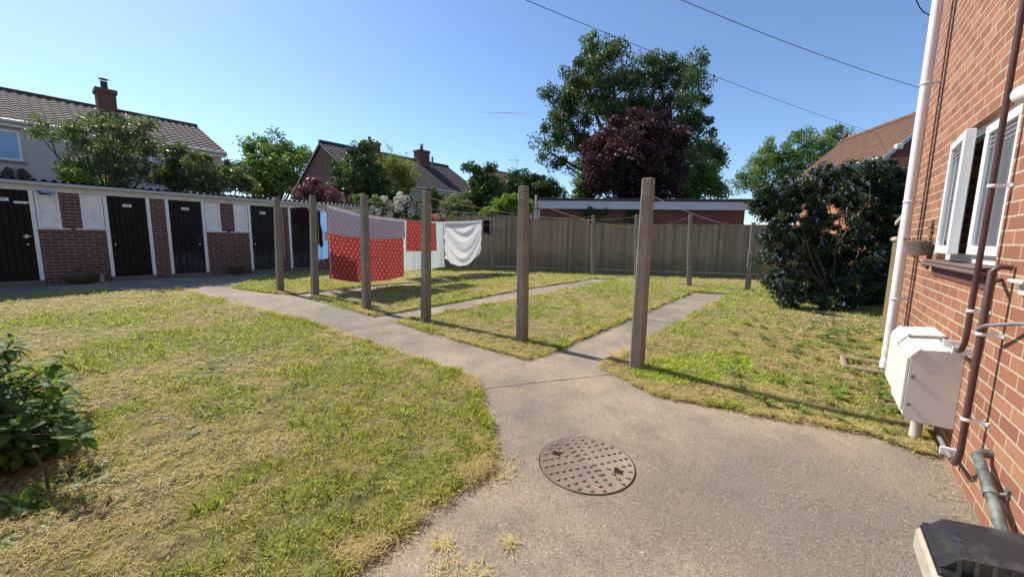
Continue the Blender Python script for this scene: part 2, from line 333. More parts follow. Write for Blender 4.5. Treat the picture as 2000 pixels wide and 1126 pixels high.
# fabric with small three stroke figures
def mk_fabric(name, base, fig, cell, trans=.35, w=.075, alt=.5, thin=1.):
    s = NT(name); sp = s.n('SeparateXYZ', {0: s.uv()})
    u = s.ma('DIVIDE', sp.outputs[0], cell); v = s.ma('DIVIDE', sp.outputs[1], cell*.9); row = s.ma('FLOOR', v)
    u = s.ma('ADD', u, s.ma('MULTIPLY', s.ma('MODULO', s.ma('ABSOLUTE', row), 2.), alt)); colm = s.ma('FLOOR', u)
    flip = s.ma('SUBTRACT', s.ma('MULTIPLY', s.ma('MODULO', s.ma('ABSOLUTE', s.ma('ADD', colm, row)), 2.), 2.), 1.)
    x = s.ma('MULTIPLY', s.ma('SUBTRACT', s.ma('FRACT', u), .5), flip); y = s.ma('SUBTRACT', s.ma('FRACT', v), .5)
    def seg(ax, ay, bx, by):
        dx, dy = bx-ax, by-ay; L = dx*dx+dy*dy
        px = s.ma('SUBTRACT', x, ax); py = s.ma('SUBTRACT', y, ay)
        t = s.ma('DIVIDE', s.ma('ADD', s.ma('MULTIPLY', px, dx), s.ma('MULTIPLY', py, dy)), L, clamp=True)
        qx = s.ma('SUBTRACT', px, s.ma('MULTIPLY', t, dx)); qy = s.ma('SUBTRACT', py, s.ma('MULTIPLY', t, dy))
        return s.ma('SQRT', s.ma('ADD', s.ma('MULTIPLY', qx, qx), s.ma('MULTIPLY', qy, qy)))
    d = seg(-.06, -.3, .04, .05)
    for q in ((.04, .05, .24, .3), (.04, .05, -.22, .2), (-.02, -.08, .2, -.26)): d = s.ma('MINIMUM', d, seg(*q))
    m = s.ma('MULTIPLY', s.ramp(d, stops(w*.6, 1, w, 0)), thin)
    c = s.mix(m, s.mix(s.noise(3, 4), mul(base, .92), mul(base, 1.06)), fig)
    return m_cloth(s, c, trans, .9, s.bump(s.noise(7, 6, .65, dist=1.2), .6, .03))
M['duvet_red'] = mk_fabric('red figured cotton', (.37, .042, .04), (.58, .33, .26), .098, .28, .06)
M['duvet_lilac'] = mk_fabric('lilac figured cotton', (.62, .59, .69), (.25, .19, .34), .1, .2, .05, .5, .8)
def cl(name, c, trans=.35, st=.3):
    s = NT(name); return m_cloth(s, s.mix(s.noise(4, 4), mul(c, .93), mul(c, 1.05)), trans, .9, s.bump(s.noise(9, 5, .6), st, .02))
M['sheet_white'] = cl('white sheet', (.78, .77, .78)); M['sheet_aqua'] = cl('aqua towel', (.6, .7, .69)); M['towel_blue'] = cl('blue towel', (.2, .45, .8), .4); M['black_cloth'] = cl('black cloth', (.012, .012, .016), .03)
M['towel_band'] = cl('towel band', (.36, .52, .58)); M['print_pale'] = cl('printed patch', (.75, .5, .52)); M['sheet_hem'] = cl('sheet hem', (.6, .6, .64))
M['line_yellow'] = m_plain('yellow line', (.6, .5, .16), .6, .1); M['line_lilac'] = m_plain('lilac line', (.5, .45, .62), .6, .1); M['line_white'] = m_plain('white line', (.65, .65, .62), .6, .1)
M['peg_wood'] = m_plain('wooden peg', (.5, .36, .2), .8, .1)
M['wire'] = m_plain('cable', (.02, .02, .025), .6, .1)
F = M
F['f_ash'] = m_foliage('ash leaves', [(.035, .06, .026), (.08, .125, .045), (.16, .21, .08)], .3)
F['f_purple'] = m_foliage('purple leaves', [(.03, .015, .019), (.075, .032, .04), (.10, .08, .038)], .28, .5, (1.5, .65, .8))
F['f_dark'] = m_foliage('dark leaves', [(.03, .06, .02), (.07, .125, .035), (.14, .2, .06)], .28)
F['f_mid'] = m_foliage('mid leaves', [(.07, .12, .03), (.14, .22, .05), (.22, .31, .09)], .38)
F['f_bright'] = m_foliage('bright leaves', [(.08, .15, .02), (.17, .28, .04), (.26, .36, .07)], .4)
F['f_yellow'] = m_foliage('yellow green leaves', [(.1, .13, .02), (.22, .26, .05), (.32, .32, .08)], .38)
F['f_olive'] = m_foliage('olive leaves', [(.12, .15, .06), (.2, .24, .11), (.3, .33, .17)], .3)
F['f_grey'] = m_foliage('willow shrub leaves', [(.06, .09, .045), (.14, .18, .085), (.25, .29, .15)], .32)
F['f_maple'] = m_foliage('maple leaves', [(.09, .035, .05), (.17, .08, .1), (.24, .13, .14)], .3, .5, (1.4, .7, .8))
F['f_ceano'] = m_foliage('ceanothus leaves', [(.015, .03, .014), (.035, .065, .027), (.10, .14, .06)], .18, .45)
F['fl_blue'] = m_foliage('blue flowers', [(.2, .22, .46), (.3, .34, .6), (.48, .52, .74)], .3, .8, (1, 1, 1.1))
F['fl_white'] = m_foliage('white flowers', [(.6, .58, .45), (.78, .75, .64), (.85, .84, .78)], .25, .8, (1, 1, 1))
F['fl_pink'] = m_foliage('pink flowers', [(.7, .2, .2), (.8, .4, .35)], .25, .8, (1, 1, 1))
F['f_hydr'] = m_foliage('hydrangea leaves', [(.035, .085, .015), (.08, .17, .03), (.17, .29, .05)], .42, .62, (1.5, 1.5, .4))
F['daisy'] = m_plain('daisy', (.85, .85, .8), .8, .02)
F['f_weed'] = m_foliage('weed leaves', [(.10, .17, .03), (.2, .28, .06)], .3)
# ================================================================== SETTING
def poly_points_in(P, poly):
    x, y = P[:, 0], P[:, 1]; ins = np.zeros(len(P), bool); n = len(poly)
    for i in range(n):
        x0, y0 = poly[i]; x1, y1 = poly[(i+1) % n]
        c = ((y0 > y) != (y1 > y)) & (x < (x1-x0)*(y-y0)/(y1-y0+1e-12)+x0); ins ^= c
    return ins
def densify(poly, step, jit=0.):
    out = []; n = len(poly)
    for i in range(n):
        a = np.array(poly[i]); b = np.array(poly[(i+1) % n]); L = np.linalg.norm(b-a); k = max(1, int(L/step)); t = (b-a)/L; nn = np.array([-t[1], t[0]])
        for j in range(k):
            p = a+(b-a)*j/k; q = p+nn*jit*(fbm(p[0]*5, p[1]*5, 3)-.5)*2.2 if j else p; out.append((float(q[0]), float(q[1])))
    return out
def sheet(name, poly, mat, dz, step, bumpy=0., skirt=None, jit=0., inner=.0):
    b = densify(poly, step, jit); P = np.array(b); x0, y0 = P.min(0); x1, y1 = P.max(0)
    gx, gy = np.meshgrid(np.arange(x0, x1, step), np.arange(y0, y1, step)); G = np.stack([gx.ravel(), gy.ravel()], 1)+RNG.uniform(-.2, .2, (gx.size, 2))*step
    G = G[poly_points_in(G, poly)]
    n = len(b); vs = [Vector(p) for p in b]+[Vector(p) for p in G]
    ov, oe, of, _, _, _ = delaunay_2d_cdt(vs, [(i, (i+1) % n) for i in range(n)], [], 1, 1e-4)
    X = np.array([v.x for v in ov]); Y = np.array([v.y for v in ov]); Z = gz(Y)+dz
    if bumpy: Z = Z+bumpy*(fbm(X*3, Y*3, 5)-.4)+bumpy*.6*(fbm(X*11, Y*11, 6)-.5)
    m = MB(); m.add(np.stack([X, Y, Z], 1).tolist(), [tuple(f) for f in of], True)
    if skirt:
        cnt = {}
        for f in of:
            for i in range(len(f)): e = (f[i], f[(i+1) % len(f)]); cnt[e] = 1
        for (a, c) in [e for e in cnt if (e[1], e[0]) not in cnt]:
            m.add([(X[a], Y[a], Z[a]), (X[c], Y[c], Z[c]), (X[c], Y[c], Z[c]-skirt), (X[a], Y[a], Z[a]-skirt)], [(0, 3, 2, 1)])
    o = m.build(name, mat); tag(o, kind='structure'); return o
# ground: one big sheet
g = MB(); ys = [-600, -60, -10, 1.5, 9, 30, 120, 900, 3000]; xs = [-3000, -300, -40, 0, 40, 300, 3000]
g.add([(x, y, float(gz(y))-.02) for y in ys for x in xs], [(j*7+i, j*7+i+1, (j+1)*7+i+1, (j+1)*7+i) for j in range(8) for i in range(6)])
tag(g.build('ground', M['ground']), kind='structure')
def SH(u, back=0.):  # shed plane point
    return tuple(-NX*(13.73+back)+DX*u)
def WL(s, out=0.):
    return tuple(NX*(.80-out)+DX*s)
path_poly = [(-1.6, .0), (WL(-1.2)[0]-.6, WL(-1.2)[1]), WL(-1.2), WL(3.9), (3.3, 3.4), (6., 9.4), (5, 10), (3.6, 12), (.5, 13.3), (-4, 13.5), SH(9.5, .02), SH(-3.5, .02), (-11.3, 4.6), (-7.5, 7.2), (-4, 5.4), (-1.6, 3.6), (-1.2, 1.6)]
sheet('path', path_poly, M['concrete'], .0, .3)
def joint(a, b, w=.008):
    a = np.array(a); b = np.array(b); n = 14; t = (b-a)/np.linalg.norm(b-a); q = np.array([-t[1], t[0]]); rr = random.Random(3); m = MB(); vs = []
    for i in range(n+1): p = a+(b-a)*i/n+q*rr.uniform(-.006, .006); ww = w*rr.uniform(.25, .6); vs += [(p[0]-q[0]*ww, p[1]-q[1]*ww, float(gz(p[1]))+.0035), (p[0]+q[0]*ww, p[1]+q[1]*ww, float(gz(p[1]))+.0035)]
    m.add(vs, [(2*i, 2*i+1, 2*i+3, 2*i+2) for i in range(n)]); tag(m.build('path_joint', M['lid_gap'], None), kind='structure')
for a_, b_ in (((-.28, 3.35), (1.02, 3.75)), ((-2.5, 5.1), (-1.75, 5.75)), ((-4.3, 6.25), (-3.6, 7.25)), ((2.0, 6.25), (2.65, 5.9)), ((3.2, 7.7), (3.8, 7.3)), ((-.45, 8.2), (.1, 7.7)), ((1.1, 10.0), (1.75, 9.55))): joint(a_, b_)
lawnA = [(-.85, 1.25), (-.72, 1.44), (-.44, 1.86), (-.15, 2.18), (-.18, 2.6), (-.26, 2.95), (-.38, 3.54), (-1.24, 4.18), (-2.45, 5.14), (-4.2, 6.3), (-6.09, 7.5), (-6.95, 8.2), (-8.54, 7.95), (-9.3, 7.45), (-12, 5.3), (-12, -1.5), (-3, -1.5), (-1.5, .3)]
lawnB = [(-6.35, 8.66), (-5.3, 8.15), (-4.55, 7.92), (-2.95, 9.75), (-.3, 12.55), (.1, 12.1), (-2.48, 9.21), (-4.0, 7.55), (-2.2, 6.12), (-1.0, 7.5), (2.6, 11.83), (3.2, 11.3), (-.41, 7.05), (-1.72, 5.75), (-.8, 4.95), (.2, 4.18), (.45, 4.45), (4.25, 9.02), (5.1, 8.75), (1.88, 4.97), (.98, 3.95), (1.3, 3.3), (2.06, 2.92), (2.66, 2.68), WL(3.62, .12), WL(3.75, .02), WL(6.0, .02), WL(7.1, .1), (7.5, 6.2), (10.5, 8.5), (9.3, 12.3), (7.7, 12.55), (3.1, 13.65), (-4.4, 15.6), SH(9.3, -.5), (-6.6, 12.6), (-7.0, 11.)]
lawnB = lawnB[:1]+lawnB[1:]
sheet('lawn', lawnA, M['lawn'], .022, .09, .025, .08, .09)
sheet('lawn', lawnB, M['lawn'], .022, .11, .025, .08, .09)

# grass blades: real blades, denser where the lawn lies nearer
def grass(name, poly, label, bands, seed, extra=None):
    rg = np.random.default_rng(seed); P = np.array(poly); x0, y0 = P.min(0); x1, y1 = P.max(0); V = []; T = []
    for (d0, d1, dens, wid, hl) in bands:
        n = int((x1-x0)*(y1-y0)*dens); Q = np.stack([rg.uniform(x0, x1, n), rg.uniform(y0, y1, n)], 1)
        dd = np.hypot(Q[:, 0], Q[:, 1]); Q = Q[(dd >= d0) & (dd < d1)]
        vis = (Q[:, 1] > .6) & (np.abs(Q[:, 0]) < 1.55*Q[:, 1]+1.3); Q = Q[vis]
        e = np.array(densify(poly, .01)); e = e[rg.integers(0, len(e), int(len(e)*dens/220))]; e = e+rg.normal(0, .035, e.shape); de = np.hypot(e[:, 0], e[:, 1]); e = e[(de >= d0) & (de < d1) & (e[:, 1] > .6) & (np.abs(e[:, 0]) < 1.55*e[:, 1]+1.3)]
        off = rg.normal(0, .022, Q.shape); Q = Q[poly_points_in(Q-off, poly)]; Q = np.concatenate([Q, e])
        n = len(Q); x, y = Q[:, 0], Q[:, 1]
        patch = fbm(x*.9, y*.9, 21, 4); p2 = fbm(x*3.3, y*3.3, 31, 4); p3 = fbm(x*9, y*9, 41, 2)
        green = np.clip((patch-.49)*5.5+(p2-.5)*5.+(p3-.5)*1.6+.45, 0, 1)
        keep = rg.random(n) < np.clip((fbm(x*7, y*7, 71, 3)-.30)*5, .22, 1); 
        hay = rg.random(n) > green*.74+.10
        L = np.where(hay, rg.uniform(.012, .055, n), rg.uniform(.015, .042, n)*(1+.5*green))*hl
        tuft = (fbm(x*6, y*6, 51, 2) > .66); L = np.where(tuft & ~hay, L*1.5, L)
        tint = np.where(hay, rg.uniform(0, .32, n)+.1*p2, .4+.5*rg.random(n)*np.clip(green+.3, 0, 1))
        tint = np.clip(tint, 0, .84)
        if extra is not None: L, tint, hay = extra(x, y, L, tint, hay, rg)
        x, y, L, tint, hay = x[keep], y[keep], L[keep], tint[keep], hay[keep]; n = len(x)
        az = rg.uniform(0, 2*np.pi, n); tilt = np.where(hay, rg.uniform(1.1, 1.55, n), rg.uniform(.15, 1.15, n))
        h = np.stack([np.cos(az)*np.sin(tilt), np.sin(az)*np.sin(tilt), np.cos(tilt)], 1)
        side = np.stack([-np.sin(az), np.cos(az), np.zeros(n)], 1); roll = rg.uniform(-.8, .8, n)[:, None]; side = side*np.cos(roll)+np.array([0, 0, 1.])*np.sin(roll)
        w = wid*rg.uniform(.6, 1.2, n)*np.where(hay, .75, 1.)
        b = np.stack([x, y, gz(y)+.018+.025*(fbm(x*3, y*3, 5)-.4)+.015*(fbm(x*11, y*11, 6)-.5)+np.where(hay, rg.uniform(.0, .022, n), -.005)], 1)
        mid = b+h*(L*.55)[:, None]; bend = rg.uniform(.0, .45, n)[:, None]*np.stack([np.cos(az), np.sin(az), -.7*np.ones(n)], 1)
        tip = b+(h+bend*.6)*L[:, None]; tip[:, 2] = np.maximum(tip[:, 2], b[:, 2]-.005)
        ws = side*w[:, None]*.5; quad = np.stack([b-ws, b+ws, mid+ws*.8, tip, mid-ws*.8], 1).reshape(-1, 3); V.append(quad); T.append(np.repeat(tint, 5))
    V = np.concatenate(V); T = np.concatenate(T); F_ = np.arange(len(V)).reshape(-1, 5)
    o = fastmesh(name, V, F_, M['grass'], tint=T); o['kind'] = 'stuff'; o['label'] = label; o['category'] = 'grass'; return o
BANDS = [(0, 2.6, 17000, .0034, .9), (2.6, 4.2, 9500, .0048, .95), (4.2, 7, 4200, .0075, 1.05), (7, 11, 1600, .012, 1.2), (11, 18, 600, .019, 1.35)]
def limepatch(x, y, L, tint, hay, rg):
    q = ((x-1.98)*.9+(y-3.95)*.43)/.78; w = (-(x-1.98)*.43+(y-3.95)*.9)/.36
    m = (q*q+w*w+.5*(fbm(x*5, y*5, 61, 3)-.5)) < 1
    m &= rg.random(len(x)) < .8
    L = np.where(m, rg.uniform(.035, .07, len(x)), L); tint = np.where(m, rg.uniform(.9, 1., len(x)), tint); hay = hay & ~m
    return L, tint, hay
grass('grass', lawnA, 'mown grass and hay of the near left lawn', BANDS, 1)
grass('grass', lawnB, 'mown grass around and between the paths with washing line posts', BANDS, 2, limepatch)
def litter(name, pts, n, label, L0=.02, L1=.08, sp=.1, dz=.004, w=.0014, lo=0., hi=.5):
    rg = np.random.default_rng(len(pts)+n); c = np.array(pts)[rg.integers(0, len(pts), n)]; x = c[:, 0]+rg.normal(0, 1, n)*c[:, 2]; y = c[:, 1]+rg.normal(0, 1, n)*c[:, 3]
    az = rg.uniform(0, 6.283, n); L = rg.uniform(L0, L1, n); z = gz(y)+dz+np.abs(rg.normal(0, .006, n)); d = np.stack([np.cos(az), np.sin(az), rg.uniform(-.05, .25, n)], 1)*L[:, None]
    s_ = np.stack([-np.sin(az), np.cos(az), rg.uniform(-.5, .5, n)], 1)*w; b = np.stack([x, y, z], 1); m = b+d*.5+rg.normal(0, .004, (n, 3)); m[:, 2] = np.maximum(m[:, 2], z)
    V = np.stack([b-s_, b+s_, m+s_, b+d, m-s_], 1).reshape(-1, 3); o = fastmesh(name, V, np.arange(5*n).reshape(-1, 5), M['grass'], tint=np.repeat(rg.uniform(lo, hi, n), 5)); tag(o, label, 'litter', kind='stuff')
hp = [(-.28, 1.5, .05, .04), (-.12, 1.47, .03, .04), (-.32, 1.62, .03, .02), (-1.75, 5.2, .07, .04), (2.3, 6.1, .06, .04), (.0, 1.62, .02, .02), (-.2, 1.42, .06, .03)]
litter('hay_litter', hp, 520, 'dry grass clumps dropped on the concrete path', sp=.05)
edge = [(WL(s, .06)[0], WL(s, .06)[1], .035, .05) for s in np.arange(2.3, 3.7, .1)]+[(x, y, .25, .25) for x, y in [(1.3, 2.), (.4, 3.2), (1.8, 1.6), (.9, 1.5), (2.2, 2.2), (.2, 3.9), (1.3, 5.), (-1.5, 4.9)]]
litter('grass_litter', edge, 420, 'dry grass bits scattered along the house wall and slab', .01, .04, w=.0012)
litter('grass_litter', [(-.09+.1*math.cos(a_), 2.2+.1*math.sin(a_), .05, .05) for a_ in np.arange(0, 6, .7)]+[(1.0, 3.85, .06, .05), (-.62, 1.5, .1, .1), (2.0, 2.9, .3, .05)], 500, 'dry grass bits along the lawn edge by the round lid', .02, .06, w=.0014)

# ================================================================== FOLIAGE
def lobe(px, py, rp, Y, sq=1.):
    c = at(px, py, Y); r = rp/FPX*Y; return (c[0], c[1], c[2], r, r, r*sq)
def unit(rg, n): v = rg.normal(0, 1, (n, 3)); return v/np.linalg.norm(v, axis=1)[:, None]
def leaf_quads(C, size, rg, aspect=.5, fold=.25, up=.35, droop=0.):
    n = len(C); nrm = unit(rg, n); nrm[:, 2] = nrm[:, 2]+up; nrm /= np.linalg.norm(nrm, axis=1)[:, None]
    a = np.cross(nrm, unit(rg, n)); a[:, 2] -= droop; a /= np.linalg.norm(a, axis=1)[:, None]+1e-9; b = np.cross(nrm, a)
    L = (size*rg.uniform(.6, 1.3, n))[:, None]; W = L*aspect*.5
    return np.stack([C-a*L*.5, C+b*W+nrm*L*fold*.3, C+a*L*.5, C-b*W+nrm*L*fold*.3], 1).reshape(-1, 3)
def clumps(lobes, dens, rc, rg, lo=.55):
    out = []; base = []
    for k, (x, y, z, rx, ry, rz) in enumerate(lobes):
        n = max(3, int(dens*(rx*ry+rx*rz+ry*rz)/3/rc**2)); d = unit(rg, n); r = rg.uniform(lo, 1., n)[:, None]
        out.append(np.array([x, y, z])+d*r*np.array([rx, ry, rz])); base += [k]*n
    return np.concatenate(out), np.array(base)
def crown(name, root, lobes, mat, leaf=.12, rc=.35, dens=2.2, per=60, seed=1, aspect=.5, up=.35, lo=.5, flat=.75, zmin=.15, twigs=True, droop=0., trunk=None, tr=.12, blk=.5, spread=1.):
    dens *= 1.7; per = int(per*2.0); leaf *= 1.08; rg = np.random.default_rng(seed); C, B = clumps(lobes, dens, rc, rg, lo); C = C[C[:, 2] > zmin+.2]
    n = len(C)*per; idx = np.repeat(np.arange(len(C)), per); k = rc*rg.uniform(.55, 1.3, len(C))
    off = unit(rg, n)*(rg.random(n)**.45)[:, None]*k[idx][:, None]*spread; off[:, 2] *= flat; Pn = C[idx]+off; Pn = Pn[Pn[:, 2] > zmin]; idx = idx[:0] if False else np.resize(idx, len(Pn))
    V = leaf_quads(Pn, leaf, rg, aspect, up=up, droop=droop)
    ct = rg.random(len(C)); T = np.clip(.5*ct[np.resize(np.repeat(np.arange(len(C)), per), len(Pn))]+.6*rg.random(len(Pn))-.05, 0, 1)
    V = local(root, V); fastmesh(name, V, np.arange(len(V)).reshape(-1, 4), mat, root, np.repeat(T, 4)); return C
def woody(root, base, lobes, C, rt, mat=None, seed=1, split=.35, nb=90, name='trunk', wob=.05):
    rg = np.random.default_rng(seed); m = MB(); L = np.array(lobes)[:, :3]; cen = L.mean(0); b = np.array(base, float)
    top = b+(cen-b)*split; top[:2] = b[:2]+(cen[:2]-b[:2])*split
    loc = lambda P: local(root, np.array(P))
    pts = [b, b+(top-b)*.5+rg.normal(0, wob, 3)*[1, 1, 0], top]; m.tube(loc(pts), [rt, rt*.8, rt*.65], 8)
    for l in L:
        d = l-top; q = [top, top+d*.4+rg.normal(0, wob*2, 3), top+d*.75+rg.normal(0, wob*2, 3), l]; m.tube(loc(q), [rt*.45, rt*.3, rt*.18, rt*.1], 6, cap=False)
    for i in rg.permutation(len(C))[:nb]:
        c = C[i]; l = L[np.argmin(np.linalg.norm(L-c, axis=1))]; d = c-l; q = [l, l+d*.5+rg.normal(0, wob, 3), c+d*.1]; m.tube(loc(q), [rt*.12, rt*.08, rt*.03], 4, cap=False)
    return m.build(name, mat or M['bare_twig'], root)
def tree(name, label, cat, base, lobes, mat, rt=.15, group=None, seed=1, split=.35, nb=90, **kw):
    root = thing(name, label, cat, tuple(base), group=group)
    C = crown('crown' if 'tree' in name else 'foliage', root, lobes, mat, seed=seed, **kw); woody(root, base, lobes, C, rt, seed=seed, split=split, nb=nb, name='trunk' if 'tree' in name else 'stem'); return root, C
def L_(Y, jit, *a):
    rr = random.Random(len(a)); return [lobe(p[0], p[1], p[2], Y+rr.uniform(-jit, jit)) for p in a]
def gp(px, Y): P = at(px, 500, Y); return (P[0], P[1], float(gz(Y)))

# ------------------------------------------------------------------ big background trees
tree('ash_tree', 'tallest broad green tree with an open crown rising behind the purple tree', 'tree', gp(1225, 30), L_(30, 2.2, (1165, 108, 36), (1195, 130, 38), (1130, 148, 33), (1150, 190, 46), (1200, 190, 50), (1098, 205, 34), (1066, 188, 17), (1080, 245, 32), (1062, 292, 20), (1120, 262, 42), (1098, 318, 20), (1150, 300, 36), (1235, 138, 22), (1243, 200, 40), (1292, 128, 34), (1290, 180, 42), (1332, 148, 30), (1357, 128, 22), (1366, 182, 22), (1340, 222, 34), (1300, 250, 46), (1362, 272, 38), (1392, 292, 20), (1376, 318, 34), (1330, 330, 44), (1230, 270, 55)),
     M['f_ash'], rt=.5, seed=3, leaf=.21, rc=.70, dens=2.3, per=72, aspect=.5, split=.42, nb=260, flat=.9, lo=.45, droop=.3)
tree('purple_tree', 'dark purple leaved tree standing in front of the tall green tree', 'tree', gp(1235, 25), L_(25, 1.5, (1242, 252, 32), (1204, 264, 32), (1174, 292, 32), (1285, 240, 30), (1300, 278, 34), (1225, 320, 58), (1160, 338, 28), (1268, 330, 50), (1300, 330, 35), (1175, 372, 36), (1240, 380, 50), (1290, 375, 40), (1140, 378, 20)),
     M['f_purple'], rt=.25, seed=4, leaf=.17, rc=.6, dens=3.0, per=75, aspect=.6, split=.25)
tree('green_tree', 'dense dark green tree at the right foot of the purple tree', 'tree', gp(1385, 27), L_(27, 1., (1392, 350, 30), (1352, 355, 36), (1408, 372, 18), (1375, 335, 22), (1325, 370, 34)), M['f_mid'], rt=.2, seed=5, leaf=.17, rc=.6, dens=3.2, per=75)
tree('ivy_bush', 'ivy green bush at the left foot of the purple tree', 'bush', gp(1133, 24), L_(24, .4, (1132, 352, 13), (1130, 375, 16), (1145, 385, 14)), M['f_mid'], rt=.1, seed=6, leaf=.14, rc=.4, dens=3., per=70, nb=10)
tree('feathery_tree', 'light green feathery tree left of the orange tiled roof', 'tree', gp(1560, 36), L_(36, 1.2, (1522, 296, 30), (1560, 278, 26), (1600, 268, 22), (1638, 268, 18), (1485, 322, 28), (1540, 325, 36), (1460, 345, 18), (1505, 350, 32), (1600, 300, 30), (1450, 362, 14), (1560, 350, 40)), M['f_mid'], rt=.2, seed=7, leaf=.21, rc=.7, dens=2.8, per=60, aspect=.4)
tree('round_tree', 'round green tree standing left of the brick gabled house', 'tree', gp(540, 32), L_(32, 1.2, (500, 292, 24), (540, 286, 26), (572, 300, 24), (520, 320, 32), (560, 328, 30), (490, 320, 20), (530, 355, 36), (582, 345, 24), (490, 350, 26), (515, 378, 30), (562, 375, 30), (540, 350, 30)), M['f_mid'], rt=.3, seed=8, leaf=.24, rc=.75, dens=2.8, per=60)
tree('pale_tree', 'pale green tree peeping out right of the round tree', 'tree', gp(600, 40), L_(40, .5, (598, 300, 12), (604, 312, 12)), M['f_mid'], rt=.15, seed=9, leaf=.22, rc=.5, dens=2.6, per=50, nb=10)
tree('grey_tree', 'grey green tree low between white house end and round tree', 'tree', gp(462, 20), L_(20, .8, (455, 330, 22), (472, 350, 24), (440, 350, 20), (430, 330, 14)), M['f_grey'], rt=.12, seed=10, leaf=.15, rc=.4, dens=2.4, per=55, nb=20)
# foliage in front of the white house
tree('willow_tree', 'loose grey green tree spreading in front of the cream house', 'tree', gp(215, 11.6), L_(11.6, .7, (128, 262, 22), (92, 248, 15), (75, 262, 10), (168, 258, 30), (220, 250, 32), (268, 256, 30), (178, 296, 34), (238, 300, 38), (286, 296, 24), (160, 335, 28), (205, 338, 36), (258, 338, 32)), M['f_grey'], rt=.1, seed=12, leaf=.11, rc=.22, dens=1.9, per=34, aspect=.36, nb=140, spread=1.15)
tree('yellow_bush', 'bright yellow green bush low at the left foot of the willow like tree', 'bush', gp(140, 11), L_(10.9, .2, (128, 350, 14), (150, 345, 16), (172, 352, 12), (118, 335, 8)), M['f_bright'], rt=.04, seed=13, leaf=.09, rc=.16, dens=1.8, per=34, aspect=.4, nb=20)
tree('elder_bush', 'grey green bush hiding the right end of the cream house', 'bush', gp(390, 12.6), L_(12.6, .6, (345, 305, 22), (322, 335, 22), (360, 330, 28), (398, 330, 30), (432, 335, 24), (370, 358, 26), (410, 358, 28), (455, 350, 24), (478, 358, 18), (330, 358, 20)), M['f_grey'], rt=.07, seed=14, leaf=.12, rc=.22, dens=2.2, per=38, aspect=.45, nb=70)
# middle gardens
tree('laurel_tree', 'glossy dark green tree in front of the brick gable', 'tree', gp(700, 18), L_(18, .7, (700, 300, 18), (718, 286, 12), (692, 328, 26), (660, 325, 18), (722, 335, 26), (655, 358, 20), (695, 365, 32), (738, 375, 28), (648, 378, 16), (715, 392, 26), (765, 392, 22)), M['f_dark'], rt=.14, seed=15, leaf=.14, rc=.36, dens=2.6, per=60)
tree('bamboo_tree', 'yellow green fluffy tree right of the glossy dark tree', 'tree', gp(772, 19), L_(19, .5, (752, 322, 20), (775, 328, 24), (798, 340, 20), (742, 345, 20), (770, 360, 30), (800, 368, 18), (745, 375, 16)), M['f_yellow'], rt=.08, seed=16, leaf=.12, rc=.34, dens=2.4, per=60, aspect=.3)
tree('sapling', 'wispy bare topped sapling standing above the yellow green tree', 'tree', gp(772, 20), L_(20, .1, (772, 300, 14), (790, 308, 10), (758, 285, 8)), M['f_yellow'], rt=.05, seed=17, leaf=.1, rc=.3, dens=.5, per=8, aspect=.3, split=.8)
tree('maple_bush', 'purple grey maple bush behind the corrugated shed roof', 'bush', gp(610, 15), L_(15.5, .4, (592, 378, 16), (616, 370, 18), (640, 376, 18), (575, 386, 12), (655, 390, 16), (625, 390, 20)), M['f_maple'], rt=.08, seed=18, leaf=.11, rc=.25, dens=2.4, per=55, aspect=.35)
r_, C_ = tree('viburnum_bush', 'bush covered in cream white blossom right of the shed end', 'bush', gp(785, 15.6), L_(15.6, .5, (790, 400, 18), (808, 408, 16), (765, 412, 18), (745, 418, 14), (778, 424, 20), (822, 416, 12), (755, 430, 14)), M['f_dark'], rt=.06, seed=19, leaf=.1, rc=.22, dens=2.6, per=50)
rg = np.random.default_rng(77); cc = C_; pos = np.repeat(cc+np.array([-.1, -.24, .1])+rg.normal(0, .06, cc.shape), 60, 0)+unit(rg, len(cc)*60)*.11
Vf = local(r_, leaf_quads(pos, .06, rg, .9, up=.8)); fastmesh('blossom', Vf, np.arange(len(Vf)).reshape(-1, 4), M['fl_white'], r_, np.repeat(rg.random(len(pos)), 4))
tree('olive_bush', 'pale silvery olive bush behind the fence top left of the ivy tree', 'bush', gp(895, 17), L_(17, .4, (895, 398, 22), (876, 408, 16), (912, 405, 16), (890, 418, 18)), M['f_olive'], rt=.06, seed=20, leaf=.13, rc=.26, dens=2.4, per=60, aspect=.25, up=.9)
tree('conifer_bush', 'narrow dusty green bush in front of the white walled end of the far house', 'bush', gp(845, 19), L_(19, .3, (842, 372, 9), (845, 388, 13), (862, 392, 12), (832, 395, 12), (850, 405, 14)), M['f_mid'], rt=.06, seed=21, leaf=.11, rc=.22, dens=2.6, per=50)
tree('ivy_tree', 'dark ivy covered tree left of the distant chimney', 'tree', gp(950, 22), L_(22, .7, (950, 362, 24), (928, 375, 20), (968, 380, 24), (940, 398, 24), (978, 392, 18), (925, 328, 5), (914, 325, 7), (957, 325, 6), (943, 345, 8)), M['f_dark'], rt=.16, seed=22, leaf=.16, rc=.42, dens=2.8, per=60)
tree('hedge', 'large rounded green hedge left of the flat roofed garage', 'hedge', gp(1045, 26), L_(26, .6, (1005, 358, 22), (1030, 356, 22), (1055, 360, 22), (1078, 372, 20), (1095, 384, 14), (1010, 378, 24), (1050, 382, 26), (988, 368, 16)), M['f_dark'], rt=.15, seed=23, leaf=.15, rc=.4, dens=3., per=60)
tree('bright_bush', 'bright lime green bush just above the fence beside the garage', 'bush', gp(1005, 17.5), L_(17.5, .4, (1000, 395, 16), (982, 402, 16), (1018, 398, 16), (968, 412, 14), (1030, 410, 14), (1000, 412, 20), (948, 420, 10)), M['f_bright'], rt=.06, seed=24, leaf=.12, rc=.24, dens=2.8, per=55)
